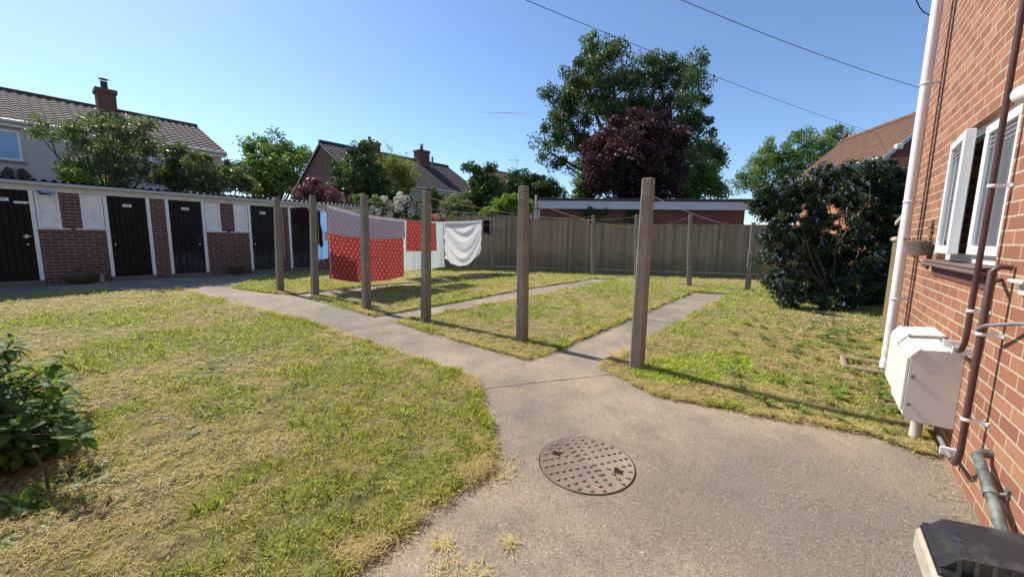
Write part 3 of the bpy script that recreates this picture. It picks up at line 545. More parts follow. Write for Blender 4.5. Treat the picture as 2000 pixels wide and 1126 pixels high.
r_, C_ = tree('rose_bush', 'small bush with pink roses at the fence top behind the laundry', 'bush', gp(852, 15), L_(15., .15, (850, 427, 8), (838, 431, 7), (866, 430, 7), (884, 422, 7)), M['f_yellow'], rt=.03, seed=25, leaf=.08, rc=.14, dens=1.6, per=24, nb=20)
pos = np.array([at(846+rg.normal(0, 6), 425+rg.normal(0, 3.), 14.75) for _ in range(40)]); pos = np.repeat(pos, 8, 0)+rg.normal(0, .025, (320, 3))
Vf = local(r_, leaf_quads(pos, .05, rg, .9, up=.4)); fastmesh('rose_bloom', Vf, np.arange(len(Vf)).reshape(-1, 4), M['fl_pink'], r_, np.repeat(rg.random(320), 4))
tree('climber', 'bright ivy climbing the shed end by the white blossom', 'bush', gp(735, 15.2), L_(15.2, .15, (735, 395, 9), (742, 405, 8), (728, 388, 8), (700, 388, 12)), M['f_mid'], rt=.03, seed=26, leaf=.09, rc=.16, dens=2.4, per=36, nb=20)
# ceanothus by the garden wall
r_, C_ = tree('lilac_bush', 'big dark bush dotted with blue violet blossom beside the garden wall', 'bush', (6.1, 7.2, .16),
     L_(7.6, .55, (1522, 372, 28), (1562, 380, 26), (1604, 350, 30), (1660, 352, 36), (1712, 352, 34), (1745, 360, 28), (1502, 402, 30), (1555, 420, 46), (1640, 430, 60), (1735, 420, 36), (1520, 478, 32), (1565, 500, 52), (1655, 500, 52), (1505, 540, 16), (1520, 565, 18), (1545, 575, 26), (1590, 582, 34), (1645, 582, 34), (1690, 585, 30), (1600, 540, 40), (1660, 560, 36), (1560, 590, 22), (1620, 596, 22), (1670, 598, 20), (1705, 540, 30), (1700, 500, 30), (1695, 598, 16), (1742, 452, 24), (1715, 575, 18), (1712, 555, 22), (1722, 520, 20), (1735, 490, 18), (1480, 405, 16), (1488, 385, 12), (1650, 328, 14), (1700, 328, 12), (1752, 345, 16), (1500, 460, 16), (1492, 500, 14), (1715, 470, 30), (1730, 380, 26)),
     M['f_ceano'], rt=.04, seed=27, leaf=.05, rc=.13, dens=2.9, per=70, aspect=.5, split=.12, nb=90, zmin=-.0, lo=.6)
def facing(C, k): d = C-np.array([6.1, 7.5, 1.5]); return (d[:, 0]*-.5-d[:, 1]*.5+d[:, 2]*.3) > k
cc = C_[(rg.random(len(C_)) < .6) & facing(C_, -.35)]; cc = np.repeat(cc, 1, 0)+np.array([-.07, -.08, .03]); pos = np.repeat(cc+rg.normal(0, .07, cc.shape), 16, 0)+rg.normal(0, 1, (len(cc)*16, 3))*np.array([.012, .012, .022])
Vf = local(r_, leaf_quads(pos, .02, rg, .9, up=.4)); fastmesh('blossom', Vf, np.arange(len(Vf)).reshape(-1, 4), M['fl_blue'], r_, np.repeat(rg.random(len(pos)), 4))
# ================================================================== BUILDINGS
def frame(name, label, cat, xy, z, rz=PHI, group=None): return thing(name, label, cat, (xy[0], xy[1], z), rz, group)
def text_mesh(root, s, size, loc, rx=math.pi/2, rz=0., name='lettering', mat=None, depth=.001):
    cu = bpy.data.curves.new('txt', 'FONT'); cu.body = s; cu.size = size; cu.align_x = 'CENTER'; cu.align_y = 'CENTER'; cu.extrude = depth; cu.offset = size*.02
    to = bpy.data.objects.new('txt', cu); scene.collection.objects.link(to); bpy.context.view_layer.update()
    me = bpy.data.meshes.new_from_object(to.evaluated_get(bpy.context.evaluated_depsgraph_get())); bpy.data.objects.remove(to)
    me.materials.clear(); me.materials.append(mat or M['black_metal']); o = bpy.data.objects.new(name, me); scene.collection.objects.link(o); o.parent = root
    o.location = loc; o.rotation_euler = (rx, 0, rz); return o
# ---- row of brick stores. local x along the front, -y towards the yard
SZ = .235
shed = frame('storage_shed', 'long low brick store block with black doors and white boarded panels', 'shed', SH(0), SZ)
Zb, Zt, Zs, Zf = .10, 2.085, 1.235, 2.12       # door bottom/top, sill height, fascia bottom
periods = [(-4.45, 'x'), (-1.62, 'n'), (1.42, 'p'), (4.46, 'p'), (7.5, 'p')]
xs0, xs1 = -4.6, 11.0
wall = MB()
doors = [(-1.62, 'A', '37A'), (-.48, 'A', '39A'), (1.42, 'A', '41A'), (2.565, 'B', '43A'), (4.47, 'C', '45A'), (5.62, 'C', '47A'), (7.5, 'A', '49A'), (8.65, 'A', '51A')]
FW = .07; DW = .70
# which spans are brick to full height / half height
full = [(-.83, -.57), (2.20, 2.485), (5.25, 5.54), (8.29, 8.56)]
half = [(.30, 1.34), (3.345, 4.39), (6.40, 7.42), (9.43, 10.9), (-3.3, -1.70)]
for a, b in full: wall.box(a, b, 0, .11, -.05, Zf+.02)
for a, b in half: wall.box(a, b, 0, .11, -.05, Zs)
for a, b in [(.655, .975), (3.705, 4.035), (6.76, 7.06), (9.8, 10.12), (-2.7, -2.4)]: wall.box(a, b, .0, .11, Zs, Zf+.02)
wall.box(xs0, -3.3, 0, .11, -.05, Zf+.02); wall.box(10.9, xs1, 0, 2.2, -.05, Zf+.1); wall.box(xs0, xs0+.11, .11, 2.2, -.05, Zf+.1); wall.box(xs0+.11, 10.9, 2.1, 2.2, -.05, Zf+.05)
wall.build('wall', M['brick_shed'], shed)
for x, _, _ in doors: st = MB(); st.box(x-FW-.012, x+DW+FW+.012, -.035, .15, -.04, Zb-.004, c=.012); st.build('doorstep', M['step'], shed)
inside = MB(); inside.box(xs0+.15, 10.8, .16, .18, .0, Zf); inside.build('inner_wall', M['black_metal'], shed)
for k, (x, mt, txt) in enumerate(doors):
    d = MB(); nb = 7; bw = DW/nb
    for i in range(nb): d.box(x+i*bw+.002, x+(i+1)*bw-.002, .035, .06, Zb+.14, Zt-.005, c=.004)
    d.box(x+.002, x+DW-.002, .028, .06, Zb+.01, Zb+.14, c=.004)
    do = d.build('door', M['door_'+mt.lower()], shed)
    h = MB(); hx = x+.06 if k in (2, 4) else x+DW-.1
    h.box(hx-.05, hx+.06, .015, .035, 1.07, 1.095); h.box(hx-.02, hx+.02, .01, .035, 1.04, 1.12); h.build('latch', M['black_metal'] if k != 1 else M['silver'], do); h = MB(); h.box(hx-.01, hx+.02, .008, .035, .88, .92); h.build('padlock', M['silver'], do)
    if k == 1:
        h = MB(); h.box(x+DW-.21, x+DW-.01, .012, .035, 1.79, 1.835); h.build('hasp', M['white_paint'], do)
    n = MB(); n.box(x+.27, x+.43, .024, .034, 1.83, 1.90, c=.003); no = n.build('number_plate', M['white_upvc'], do)
    text_mesh(no, txt, .058, (x+.35, .0235, 1.865), name='number')
    f = MB(); f.box(x-FW, x-.003, -.012, .07, Zb, Zt+.03); f.build('door_jamb', M['white_paint'], shed); f = MB(); f.box(x+DW+.003, x+DW+FW, -.012, .07, Zb, Zt+.03); f.build('door_jamb', M['white_paint'], shed)
pan = [(.30, .655), (.975, 1.34), (3.345, 3.705), (4.035, 4.39), (6.40, 6.76), (7.06, 7.42), (9.43, 9.8), (10.12, 10.9), (-3.3, -2.7), (-2.4, -1.7)]
for i, (a, b) in enumerate(pan):
    p = MB(); p.box(a+.045, b-.045, .03, .05, Zs+.04, Zf-.01); po = p.build('boarded_panel', M['white_paint'], shed)
    f = MB(); f.box(a+.002, a+.05, .0, .06, Zs+.03, Zf); f.box(b-.05, b-.002, .0, .06, Zs+.03, Zf); f.build('panel_frame', M['white_paint'], po)
    s_ = MB(); l = 0.12 if (i % 2 == 0) else -.06; r = .12 if (i % 2 == 1) else -.06
    s_.box(a-(.12 if i % 2 == 1 else .05), b+(.12 if i % 2 == 0 else .05), -.05, .06, Zs+.003, Zs+.032, c=.006); s_.build('sill', M['white_paint'], po)
fa = MB(); fa.box(xs0, xs1, -.02, .0 -.002, Zf-.04, Zf+.145); fa.build('fascia_board', M['fascia'], shed)
gu = MB()
gu.tube([(xs0-.05, -.075, Zf+.125), (xs1+.1, -.075, Zf+.115)], .045, 12)
for x in np.arange(xs0+.3, xs1, 1.52): gu.box(x, x+.05, -.13, -.015, Zf+.07, Zf+.11)
gu.build('gutter', M['gutter'], shed)
dp_ = MB(); dp_.tube([(10.75, -.06, Zf+.1), (10.75, -.05, 1.2), (10.75, -.05, .1)], .03, 8); dp_.build('downpipe', M['gutter'], shed)
rf = MB()
def corr(u, v): x = xs0-.05+u*(xs1-xs0+.15); y = -.11+v*2.5; return (x, y, Zf+.20+.028*math.sin(x*2*math.pi/.146)-v*.10)
rf.grid(corr, int((xs1-xs0)/.0245), 1)
def corr2(u, v): p = corr(u, v); return (p[0], p[1], p[2]-.009)
rf.grid(corr2, int((xs1-xs0)/.0245), 1); rf.build('roof', M['corrug'], shed)
# things at the shed
cc_ = frame('security_camera', 'bullet security camera with blue grey hood on the shed fascia', 'camera', SH(.40, -.02), SZ+2.02)
c = MB(); c.tube([(0, -.22, .0), (.16, -.06, .03)], .035, 12); c.build('camera_body', M['black_metal'], cc_)
c = MB(); mm = rot(0, 0, math.atan2(.16, .16)); c.box(-.03, .28, -.055, .055, .035, .05, m=mm, o=(-.01, -.24, .01), c=.006); c.box(-.03, .28, .045, .055, -.0, .035, m=mm, o=(-.01, -.24, .01)); c.box(-.03, .28, -.055, -.045, -.0, .035, m=mm, o=(-.01, -.24, .01)); c.build('hood', M['blue_plastic'], cc_)
c = MB(); c.tube([(.12, -.1, .0), (.14, -.05, -.05), (.12, .03, -.05)], .012, 6); c.build('bracket', M['silver'], cc_)
pt = frame('planter', 'wide round dark glazed planter against the shed wall with a heart ornament', 'planter', SH(.82, -.24), SZ+.01)
m = MB(); m.lathe([(.02, 0), (.16, 0), (.21, .03), (.25, .10), (.262, .17), (.27, .2), (.245, .2), (.235, .17), (.02, .165)], 28); m.build('bowl', M['pot_green'], pt)
m = MB(); m.lathe([(.265, .185), (.285, .195), (.285, .215), (.25, .215)], 28); m.build('rim', M['pot_brown'], pt)
m = MB(); m.tube([(-.02+.05*math.sin(t)**3, -.02, .33+.045*(math.cos(t)-.35*math.cos(2*t))) for t in np.linspace(0, 2*math.pi, 20)], .012, 6); m.tube([(-.02, -.02, .16), (-.02, -.02, .3)], .008, 6); m.build('ornament', M['black_metal'], pt)
gn = frame('garden_figurine', 'tiny pale stone figurine standing right of the glazed planter', 'figurine', SH(1.16, -.22), SZ+.005)
m = MB(); m.lathe([(.0, 0), (.045, 0), (.05, .03), (.035, .07), (.03, .1), (.04, .12), (.035, .15), (.0, .175)], 12); m.build('figure_body', M['lid_block'], gn)
m = MB(); m.lathe([(.0, 0), (.012, .0), (.006, .04), (0, .045)], 6, o=(-.02, 0, .165)); m.lathe([(.0, 0), (.012, .0), (.006, .04), (0, .045)], 6, o=(.02, 0, .165)); m.build('ears', M['lid_block'], gn)
pt = frame('plant_pot', 'terracotta pot with one dry flower stalk beside the store wall', 'plant pot', SH(3.95, -.22), SZ+.005)
m = MB(); m.lathe([(.02, 0), (.13, 0), (.175, .24), (.195, .24), (.195, .29), (.17, .29), (.165, .25), (.02, .245)], 24); m.build('pot', M['pot_brown'], pt)
m = MB(); m.tube([(0, 0, .24), (.01, 0, .4), (.04, .01, .55)], .006, 5); m.tube([(0.02, 0, .24), (-.03, 0, .35), (-.05, .01, .42)], .005, 5); m.build('stalk', M['bare_twig'], pt)
m = MB(); m.lathe([(0, -.02), (.02, -.01), (.022, .01), (0, .022)], 8, o=(.04, .01, .56)); m.build('seed_head', M['fl_white'], pt)
m = MB(); m.lathe([(0, .245), (.17, .25)], 16); m.build('compost', M['soil'], pt)

# ---- tiled roofs
def tile_slope(mb, x0, x1, run, z0, z1, course=.33, period=.3, amp=.025, step=.03, y0=0., dirn=1, xres=8):
    # slope rising from y0,z0 (eave) to y0+dirn*run,z1, along x
    L = math.hypot(run, z1-z0); nc = max(1, int(L/course)); nx = max(2, int((x1-x0)/period*xres))
    cy = dirn*run/L; cz = (z1-z0)/L; ny, nz = -dirn*(z1-z0)/L, run/L
    if dirn < 0: ny = (z1-z0)/L
    X = np.linspace(x0, x1, nx+1); W = amp*np.sin(X*2*math.pi/period) if amp else X*0
    for i in range(nc):
        a = i*L/nc; b = (i+1)*L/nc+.02; vs = []
        for (t, h) in ((a, -.01), (a, step), (b, 0.)):
            vs += [(x, y0+cy*t+ny*(h+w), z0+cz*t+nz*(h+w)) for x, w in zip(X, W)]
        k = nx+1; fs = []
        for j in range(nx): fs += [(j, j+1, k+j+1, k+j), (k+j, k+j+1, 2*k+j+1, 2*k+j)]
        if dirn < 0: fs = [f[::-1] for f in fs]
        mb.add(vs, fs, False)
def chimney(root, x, y, z0, z1, w=.6, d=.6, mat='brick_far', pots=1, cowl=True):
    m = MB(); m.box(x-w/2, x+w/2, y-d/2, y+d/2, z0, z1-.15); m.box(x-w/2-.05, x+w/2+.05, y-d/2-.05, y+d/2+.05, z1-.15, z1, c=.01); c = m.build('chimney', M[mat], root)
    m = MB()
    for i in range(pots):
        m.lathe([(.11, 0), (.13, .02), (.11, .05), (.1, .3), (.12, .33), (.09, .34), (.08, .02)], 12, o=(x+(i-(pots-1)/2)*.3, y, z1))
    m.build('chimney_pot', M['tiles_brown'], c)
    if cowl: m = MB(); m.lathe([(.0, .06), (.15, .02), (.15, .0), (0, .0)], 12, o=(x-(pots-1)*.15, y, z1+.42)); m.tube([(x-(pots-1)*.15-.07, y, z1+.3), (x-(pots-1)*.15-.07, y, z1+.43)], .01, 4); m.tube([(x-(pots-1)*.15+.07, y, z1+.3), (x-(pots-1)*.15+.07, y, z1+.43)], .01, 4); m.build('cowl', M['lead'], c)
    return c
def house(name, label, xy, z, rz, Lx, dep, ez, rzh, wallmat, tiles, gab=None, over=.25, xm=None, cat='house', period=.23, course=.30, barge='white_paint'):
    """front eave along local x at y=0 facing -y, body behind (y>0); ridge mid depth"""
    h = frame(name, label, cat, xy, z, rz); m = MB(); m.box(0, Lx, 0, dep, -.3, ez); m.build('wall', M[wallmat], h)
    gm = MB()
    for x0, x1 in ((0.003, .12), (Lx-.12, Lx-.003)): gm.prism([(0.001, ez), (dep-.001, ez), (dep/2, rzh-.05)], 0, x0, x1)
    gm.build('gable', M[gab or wallmat], h)
    if gab:
        m = MB(); m.box(-.012, .0, 0, dep, -.3, ez); m.build('end_wall', M[gab], h)
    r = MB(); sl_ = (rzh-ez)/(dep/2); e0 = ez-sl_*over
    tile_slope(r, -.12, Lx+.12, dep/2+over, e0+.06, rzh+.06, course, period, y0=-over, xres=6, step=.028, amp=.017); tile_slope(r, -.12, Lx+.12, dep/2+over, e0+.06, rzh+.06, course, period, y0=dep+over, dirn=-1, xres=2)
    ro = r.build('roof', M[tiles], h)
    m = MB(); m.tube([(-.14, dep/2, rzh+.06), (Lx+.14, dep/2, rzh+.06)], .11, 10); m.build('ridge_tiles', M[tiles], ro)
    g_ = MB(); g_.box(-.1, Lx+.1, -over+.03, -over+.055, e0-.12, e0+.06); g_.box(-.1, Lx+.1, -over+.055, 0, e0-.12, e0-.10); g_.build('fascia_board', M['white_paint'], h)
    g_ = MB(); g_.tube([(-.1, -over-.03, e0+.02), (Lx+.1, -over-.03, e0+.02)], .06, 8); g_.build('gutter', M['gutter'], h)
    b_ = MB()
    for x in (-.135, Lx+.125):
        for (ya, yb) in ((-over, dep/2), (dep+over, dep/2)):
            za, zb = e0, rzh; b_.prism([(ya, za-.1), (ya, za+.04), (yb, zb+.04), (yb, zb-.1)] if ya < yb else [(yb, zb-.1), (yb, zb+.04), (ya, za+.04), (ya, za-.1)], 0, x, x+.012)
    b_.build('bargeboard', M[barge], h); return h
def win(root, x0, x1, z0, z1, pane='pane_pale', fr='white_upvc', y=0., mull=1, sill=True):
    m = MB(); t = .06; m.box(x0, x1, y-.03, y+.0-.002, z0, z0+t); m.box(x0, x1, y-.03, y-.002, z1-t, z1); m.box(x0, x0+t, y-.03, y-.002, z0+t, z1-t); m.box(x1-t, x1, y-.03, y-.002, z0+t, z1-t)
    for i in range(1, mull): xx = x0+(x1-x0)*i/mull; m.box(xx-t/2, xx+t/2, y-.03, y-.002, z0+t, z1-t)
    w = m.build('window', M[fr], root); m = MB(); m.box(x0+t, x1-t, y-.012, y-.004, z0+t, z1-t); m.build('pane', M[pane], w)
    if sill: m = MB(); m.box(x0-.05, x1+.05, y-.1, y-.002, z0-.06, z0-.004); m.build('sill', M['lead'] if pane == 'pane_blue' else M['white_paint'], w)
    return w
# cream house left: right front corner at pixel (430,298)
def lx(px, py, xy, rz):                         # along-wall coordinate of a pixel on the vertical plane through xy with direction rz
    d = ray(px, py); n = np.array([math.sin(rz), -math.cos(rz), 0]); t = (np.dot([xy[0], xy[1], 0]-CAM, n))/(d@n); P = CAM+d*t
    return (P[0]-xy[0])*math.cos(rz)+(P[1]-xy[1])*math.sin(rz), P[2]
K = at(432, 298, 16.5); LH = 16.0; z_h = .2
org = (K[0]-LH*DX[0], K[1]-LH*DX[1])
cream = house('rendered_house', 'cream rendered house with brown tiled roof behind the stores', org, z_h, PHI, LH, 7.2, 4.6, 6.15, 'render', 'tiles_brown')
def on(px, py, o=org, rz=PHI): a, z = lx(px, py, o, rz); return a, z-z_h
x_, z_ = on(44, 300); xb, zb_ = on(44, 316); xt, zt_ = on(38, 257)
win(cream, x_-2.1, x_, zb_, zt_, 'pane_blue', mull=1)
x2, _ = on(222, 300); win(cream, x2-.2, x2+1.0, zb_+.1, zt_, 'pane_pale')
m = MB(); x3, _ = on(214, 290); m.tube([(x3, -.06, 4.4), (x3, -.06, .2)], .04, 8); m.build('downpipe', M['gutter'], cream)
# chimney sits on the front slope just below the ridge
ridge_o = (org[0]-NX[0]*3.6, org[1]-NX[1]*3.6); xc, zc = lx(203, 172, ridge_o, PHI); chimney(cream, xc, 3.5, 5.6, zc-z_h-.12, .54, .7, 'brick_far')
m = MB(); m.box(xc-.5, xc+.5, 2.95, 3.1, 5.8, 5.95); m.build('flashing', M['lead'], cream)
xo, zo = on(30, 335); m = MB()
fl = frame('wall_ornament', 'dark winged ornament fixed on the cream house wall above the shed roof', 'ornament', (org[0]+DX[0]*xo+NX[0]*.05, org[1]+DX[1]*xo+NX[1]*.05), zo+.12)
for sx in (-1, 1):
    m = MB(); m.prism([(0, -.12), (sx*.22, -.2), (sx*.30, -.02), (sx*.16, .2), (sx*.05, .14)][::sx], 1, -.03, .0); m.build('wing', M['black_metal'], fl)
m = MB(); m.tube([(0, -.03, -.18), (0, -.04, .0), (0, -.03, .2)], [.02, .035, .01], 8); m.build('ornament_body', M['lead'], fl)
# brick gabled house, middle distance
RZ2 = R(50); d2 = np.array([math.cos(RZ2), math.sin(RZ2)]); n2 = np.array([math.sin(RZ2), -math.cos(RZ2)])
RA = at(628, 279, 23.5); o2 = (RA[0]+n2[0]*3.9, RA[1]+n2[1]*3.9)
a_end, _ = lx(872, 325, (RA[0], RA[1]), RZ2); L2 = a_end; rz_top = RA[2]-.2
gab = house('brick_house', 'red brick gabled house with brown roof and white walled far end', o2, .2, RZ2, L2, 7.8, rz_top-2.35, rz_top, 'render', 'tiles_brown', 'brick_far', barge='lead')
a_c, z_c = lx(817, 296, (RA[0], RA[1]), RZ2); chimney(gab, a_c, 3.5, rz_top-.8, z_c-.2, .85, .7)
a_c, z_c = lx(722, 278, (RA[0], RA[1]), RZ2); chimney(gab, a_c, 3.9, rz_top-.5, z_c-.2, 1.1, .7, cowl=False)
a_p, z_p = lx(831, 309, (RA[0], RA[1]), RZ2); m = MB(); m.tube([(a_p, 3.1, rz_top-.6), (a_p, 3.1, z_p-.2)], .07, 8); m.build('vent_pipe', M['lead'], gab)
aw, zw = lx(830, 372, o2, RZ2)
for (pa, pb, mu, pn) in ((848, 862, 1, 'pane_pale'), (890, 905, 1, 'pane_dark')):
    xa, z1 = lx(pa, 374, o2, RZ2); xb2, _ = lx(pb, 374, o2, RZ2); win(gab, xa, xb2, rz_top-3.9, rz_top-2.6, pn)
m = MB(); xa, _ = lx(868, 372, o2, RZ2); m.tube([(xa, -.08, rz_top-2.5), (xa, -.08, 0)], .06, 8); m.build('downpipe', M['white_upvc'], gab)
m = MB(); m.box(-.01, .0, 5.4, 6.4, rz_top-3.9, rz_top-2.9)
# distant house with chimney and aerial
O3 = at(935, 329, 42); h3 = house('distant_house', 'distant house with brown roof and a chimney behind the ivy tree', (O3[0]+n2[0]*3.5, O3[1]+n2[1]*3.5), .2, R(48), 9.5, 7., O3[2]-2.3, O3[2]-.2, 'render', 'tiles_clay', 'brick_far')
O4 = at(1010, 341, 48); h4 = frame('distant_house', 'distant flat ridged roof with small chimney and aerial above the hedge', 'house', (O4[0]-3, O4[1]), .2, R(4))
m = MB(); m.box(-.5, 8.2, 0, 6, -.3, O4[2]-1.6); m.build('wall', M['render'], h4)
m = MB(); tile_slope(m, -.7, 8.4, 3.3, O4[2]-1.75, O4[2]-.35, .4, .4, y0=-.3, xres=3); tile_slope(m, -.7, 8.4, 3.3, O4[2]-1.75, O4[2]-.35, .4, .4, y0=6.3, dirn=-1, xres=3); m.build('roof', M['tiles_clay'], h4)
chimney(h4, 3., 3., O4[2]-1, O4[2]+.35, 1.3, .9, cowl=False)
m = MB(); zt = O4[2]; m.tube([(3.2, 3, zt+.4), (3.2, 3, zt+2.3)], .03, 5); m.tube([(1.9, 3, zt+2.1), (3.5, 3, zt+2.1)], .025, 5)
for i in range(6): m.tube([(2.+i*.25, 3-.35, zt+2.1), (2.+i*.25, 3.35, zt+2.1)], .015, 4)
m.build('aerial', M['lead'], h4)
# flat roofed garage behind the fence
GA = at(1050, 407, 18.); GB = at(1466, 404, 17.3); gl = math.hypot(GB[0]-GA[0], GB[1]-GA[1]); gr_ = math.atan2(GB[1]-GA[1], GB[0]-GA[0])
ga = frame('garage', 'long flat roofed brick garage with a pale grey fascia behind the fence', 'garage', (GA[0], GA[1]), .22, gr_); zf_ = GA[2]-.22
m = MB(); m.box(.12, gl-.1, .25, 5, -.3, zf_+.3); m.build('wall', M['brick_far'], ga)
m = MB(); m.box(0, gl, 0, .04, zf_, zf_+.36); m.build('fascia_board', m_plain('grey fascia', (.62, .65, .69), .6, .05, 3, .05, dirt=(.3, .3, .28), dirt_amt=.3), ga)
m = MB(); m.box(-.05, gl+.05, -.05, 5.2, zf_+.362, zf_+.47, c=.02); m.build('roof', m_plain('roof felt', (.05, .045, .045), .9, .3, 6, .6), ga)
m = MB(); m.tube([(-.08, -.03, -.2), (-.08, -.03, zf_+.6)], .05, 8); m.build('vent_pipe', M['fascia'], ga)
m = MB(); m.box(gl-.35, gl+1.3, 1.2, 5, zf_+.3, zf_+.62); m.build('parapet', M['brick_far'], ga)
iv = thing('wall_ivy', 'dark ivy hanging on the garage wall above the fence', 'ivy', (GA[0], GA[1], .22))
LI = []
for px, py, rp in [(1150, 412, 9), (1140, 420, 8), (1160, 424, 9), (1180, 411, 7), (1235, 414, 10), (1250, 424, 9), (1225, 420, 8), (1262, 412, 8), (1155, 432, 10), (1240, 432, 10), (1170, 440, 10), (1250, 442, 9)]: LI.append(lobe(px, py, rp, 17.85))
LI = [(a, b, c, d, .12, f) for a, b, c, d, e, f in LI]; C_ = crown('foliage', iv, LI, M['f_dark'], leaf=.1, rc=.15, dens=2.6, per=34, seed=33); woody(iv, gp(1200, 17.8), LI, C_, .03, nb=30, name='stem')
# bungalow with clay tiles, right
RZ5 = R(80.5); K5 = at(1713, 309, 13.5); d5 = np.array([math.cos(RZ5), math.sin(RZ5)]); ez5 = K5[2]-.2
aR, zR = lx(1553, 350, (K5[0], K5[1]), RZ5); L5 = 4.9
h5 = frame('tiled_house', 'red brick house with orange clay tiled roof behind the flowering bush', 'house', (K5[0], K5[1]), .2, RZ5)
w5 = 3.6; rise = 1.72; m = MB(); m.box(.0, L5, .2, w5-.2, -.3, ez5+.02) if False else m.box(0, L5, -w5+.2, -.25, -.3, ez5+.02); m.build('wall', M['brick_orange'], h5)
m = MB(); m.prism([(-w5+.2, ez5+.02), (-.25, ez5+.02), (-w5/2, ez5+rise-.1)], 0, .004, .15); m.build('gable', M['brick_far'], h5)
m = MB(); tile_slope(m, -.25, L5+.2, w5/2, ez5, ez5+rise, .13, .17, 0., .02, y0=0., dirn=-1, xres=2); tile_slope(m, -.25, L5+.2, w5/2, ez5, ez5+rise, .13, .17, 0., .02, y0=-w5, dirn=1, xres=2); ro = m.build('roof', M['tiles_clay'], h5)
m = MB(); m.tube([(-.25, -w5/2, ez5+rise), (L5+.2, -w5/2, ez5+rise)], .1, 8); m.lathe([(.0, .0), (.12, .0), (.1, .2), (0, .28)], 8, o=(L5, -w5/2, ez5+rise+.05)); m.build('ridge_tiles', M['tiles_clay'], ro)
m = MB()
for ya, yb in ((0., -w5/2), (-w5, -w5/2)):
    q = [(ya, ez5-.16), (ya, ez5+.0), (yb, ez5+rise), (yb, ez5+rise-.16)]; m.prism(q if ya < yb else q[::-1], 0, -.28, -.255)
m.build('bargeboard', m_plain('grey barge', (.55, .56, .58), .6, .05), h5)
m = MB(); m.tube([(-.2, .07, ez5-.03), (L5, .07, ez5-.03)], .06, 8); m.tube([(.0, .06, ez5-.1), (.0, -.2, ez5-.5), (0, -.2, 0)], .04, 8); m.build('gutter', M['gutter'], h5)
m = MB(); m.box(-.2, L5, -.25, .03, ez5-.12, ez5-.10); m.build('soffit', M['white_paint'], h5)
fl = frame('floodlight', 'small pale floodlight under the gable of the orange tiled house', 'lamp', (K5[0]+.1, K5[1]-.2), K5[2]-.0, RZ5)
P = at(1753, 286, 13.2); fl.location = (P[0], P[1], P[2]); m = MB(); m.box(-.12, .02, -.1, .1, -.1, .06, c=.02); m.build('lamp_head', M['white_paint'], fl); m = MB(); m.box(.02, .1, -.02, .02, -.02, .02); m.build('bracket', M['lead'], fl)

# ---- garden fence panels between posts
FP = [(9.9, 12.15), (8.1, 12.45), (5.0, 13.15), (2.7, 13.7), (.2, 14.25), (-2.0, 14.8), (-4.6, 15.5)]
tops = []
fn = thing('garden_fence', 'weathered grey close boarded fence along the far side', 'fence', (FP[3][0], FP[3][1], .2))
fn2 = thing('garden_fence', 'newer orange brown fence section behind the flowering bush', 'fence', (FP[0][0], FP[0][1], .2))
hts = [1.72, 1.72, 1.72, 1.88, 1.97, 1.95]
for i in range(len(FP)-1):
    a = np.array(FP[i]); b = np.array(FP[i+1]); L = np.linalg.norm(b-a); t = (a-b)/L; rz = math.atan2(t[1], t[0]); z = float(gz(a[1])); h = hts[i]; root = fn2 if i == 0 else fn
    def mkp(mb, nm, mat):
        o = mb.build(nm, mat, root); o.location = (b[0]-root.location.x, b[1]-root.location.y, z-root.location.z); o.rotation_euler = (0, 0, rz); return o
    m = MB(); nb = int(L/.098); rr = random.Random(i)
    for k in range(nb):
        x = k*L/nb; w = L/nb; y = rr.uniform(-.004, .004); m.add([(x, y, .16), (x+w*1.12, y-.014, .16), (x+w*1.12, y-.014, h+rr.uniform(-.006, .006)), (x, y, h), (x, y+.01, .16), (x+w*1.12, y-.004, .16), (x+w*1.12, y-.004, h), (x, y+.01, h)], [(0, 1, 2, 3), (3, 2, 6, 7), (5, 4, 7, 6), (1, 5, 6, 2), (0, 3, 7, 4)])
    mkp(m, 'fence_panel', M['fence_new'] if i == 0 else M['fence_old'])
    m = MB(); m.box(0, L, -.02, .025, .0, .15); mkp(m, 'gravel_board', M['fence_old']); m = MB(); m.box(0, L, -.03, .035, h, h+.025); mkp(m, 'top_rail', M['fence_old'])
    m = MB(); m.box(-.05, .05, .03, .12, -.1, h+.02); mkp(m, 'post', M['fence_old'])
# ================================================================== BRICK HOUSE ON THE RIGHT  (local x along wall, +y out to the yard)
HX = 5.95                                  # far corner
hs = frame('brick_house', 'near red brick house side with open white window and brown pipes', 'house', WL(0), 0)
WX0, WX1, WZ0, WZ1 = 3.35, 4.70, 1.30, 2.25
m = MB(); th = .25
m.box(-4, WX0, -th, 0, -.3, 6.2); m.box(WX1, HX, -th, 0, -.3, 6.2); m.box(WX0, WX1, -th, 0, -.3, WZ0-.03); m.box(WX0, WX1, -th, 0, WZ1, 6.2)
m.box(HX-.25, HX-.002, -8, -th, -.3, 6.2)
m.build('wall', M['brick_red'], hs)
m = MB(); m.box(-4, HX-.25, -8, -7.9, -.3, 6.2); m.box(-4, -3.9, -7.9, -th, -.3, 6.2); m.build('rear_wall', M['brick_red'], hs)
m = MB(); m.box(-4.3, HX+.3, -8.3, .3, 6.2, 6.3); m.prism([(-8.3, 6.3), (.3, 6.3), (-4, 8.6)], 0, -4.2, HX+.2); m.build('roof', M['tiles_brown'], hs)
m = MB(); m.box(2.0, 5.2, -2.6, -2.5, .3, 3.0); m.box(2.0, 5.2, -2.5, -th-.002, .28, .3); m.box(2.0, 5.2, -2.5, -th-.002, 3.0, 3.02); m.box(2., 2.02, -2.5, -th-.002, .3, 3.); m.box(5.2, 5.22, -2.5, -th-.002, .3, 3.); m.build('room', m_plain('inner wall', (.5, .42, .42), .9, .05), hs)
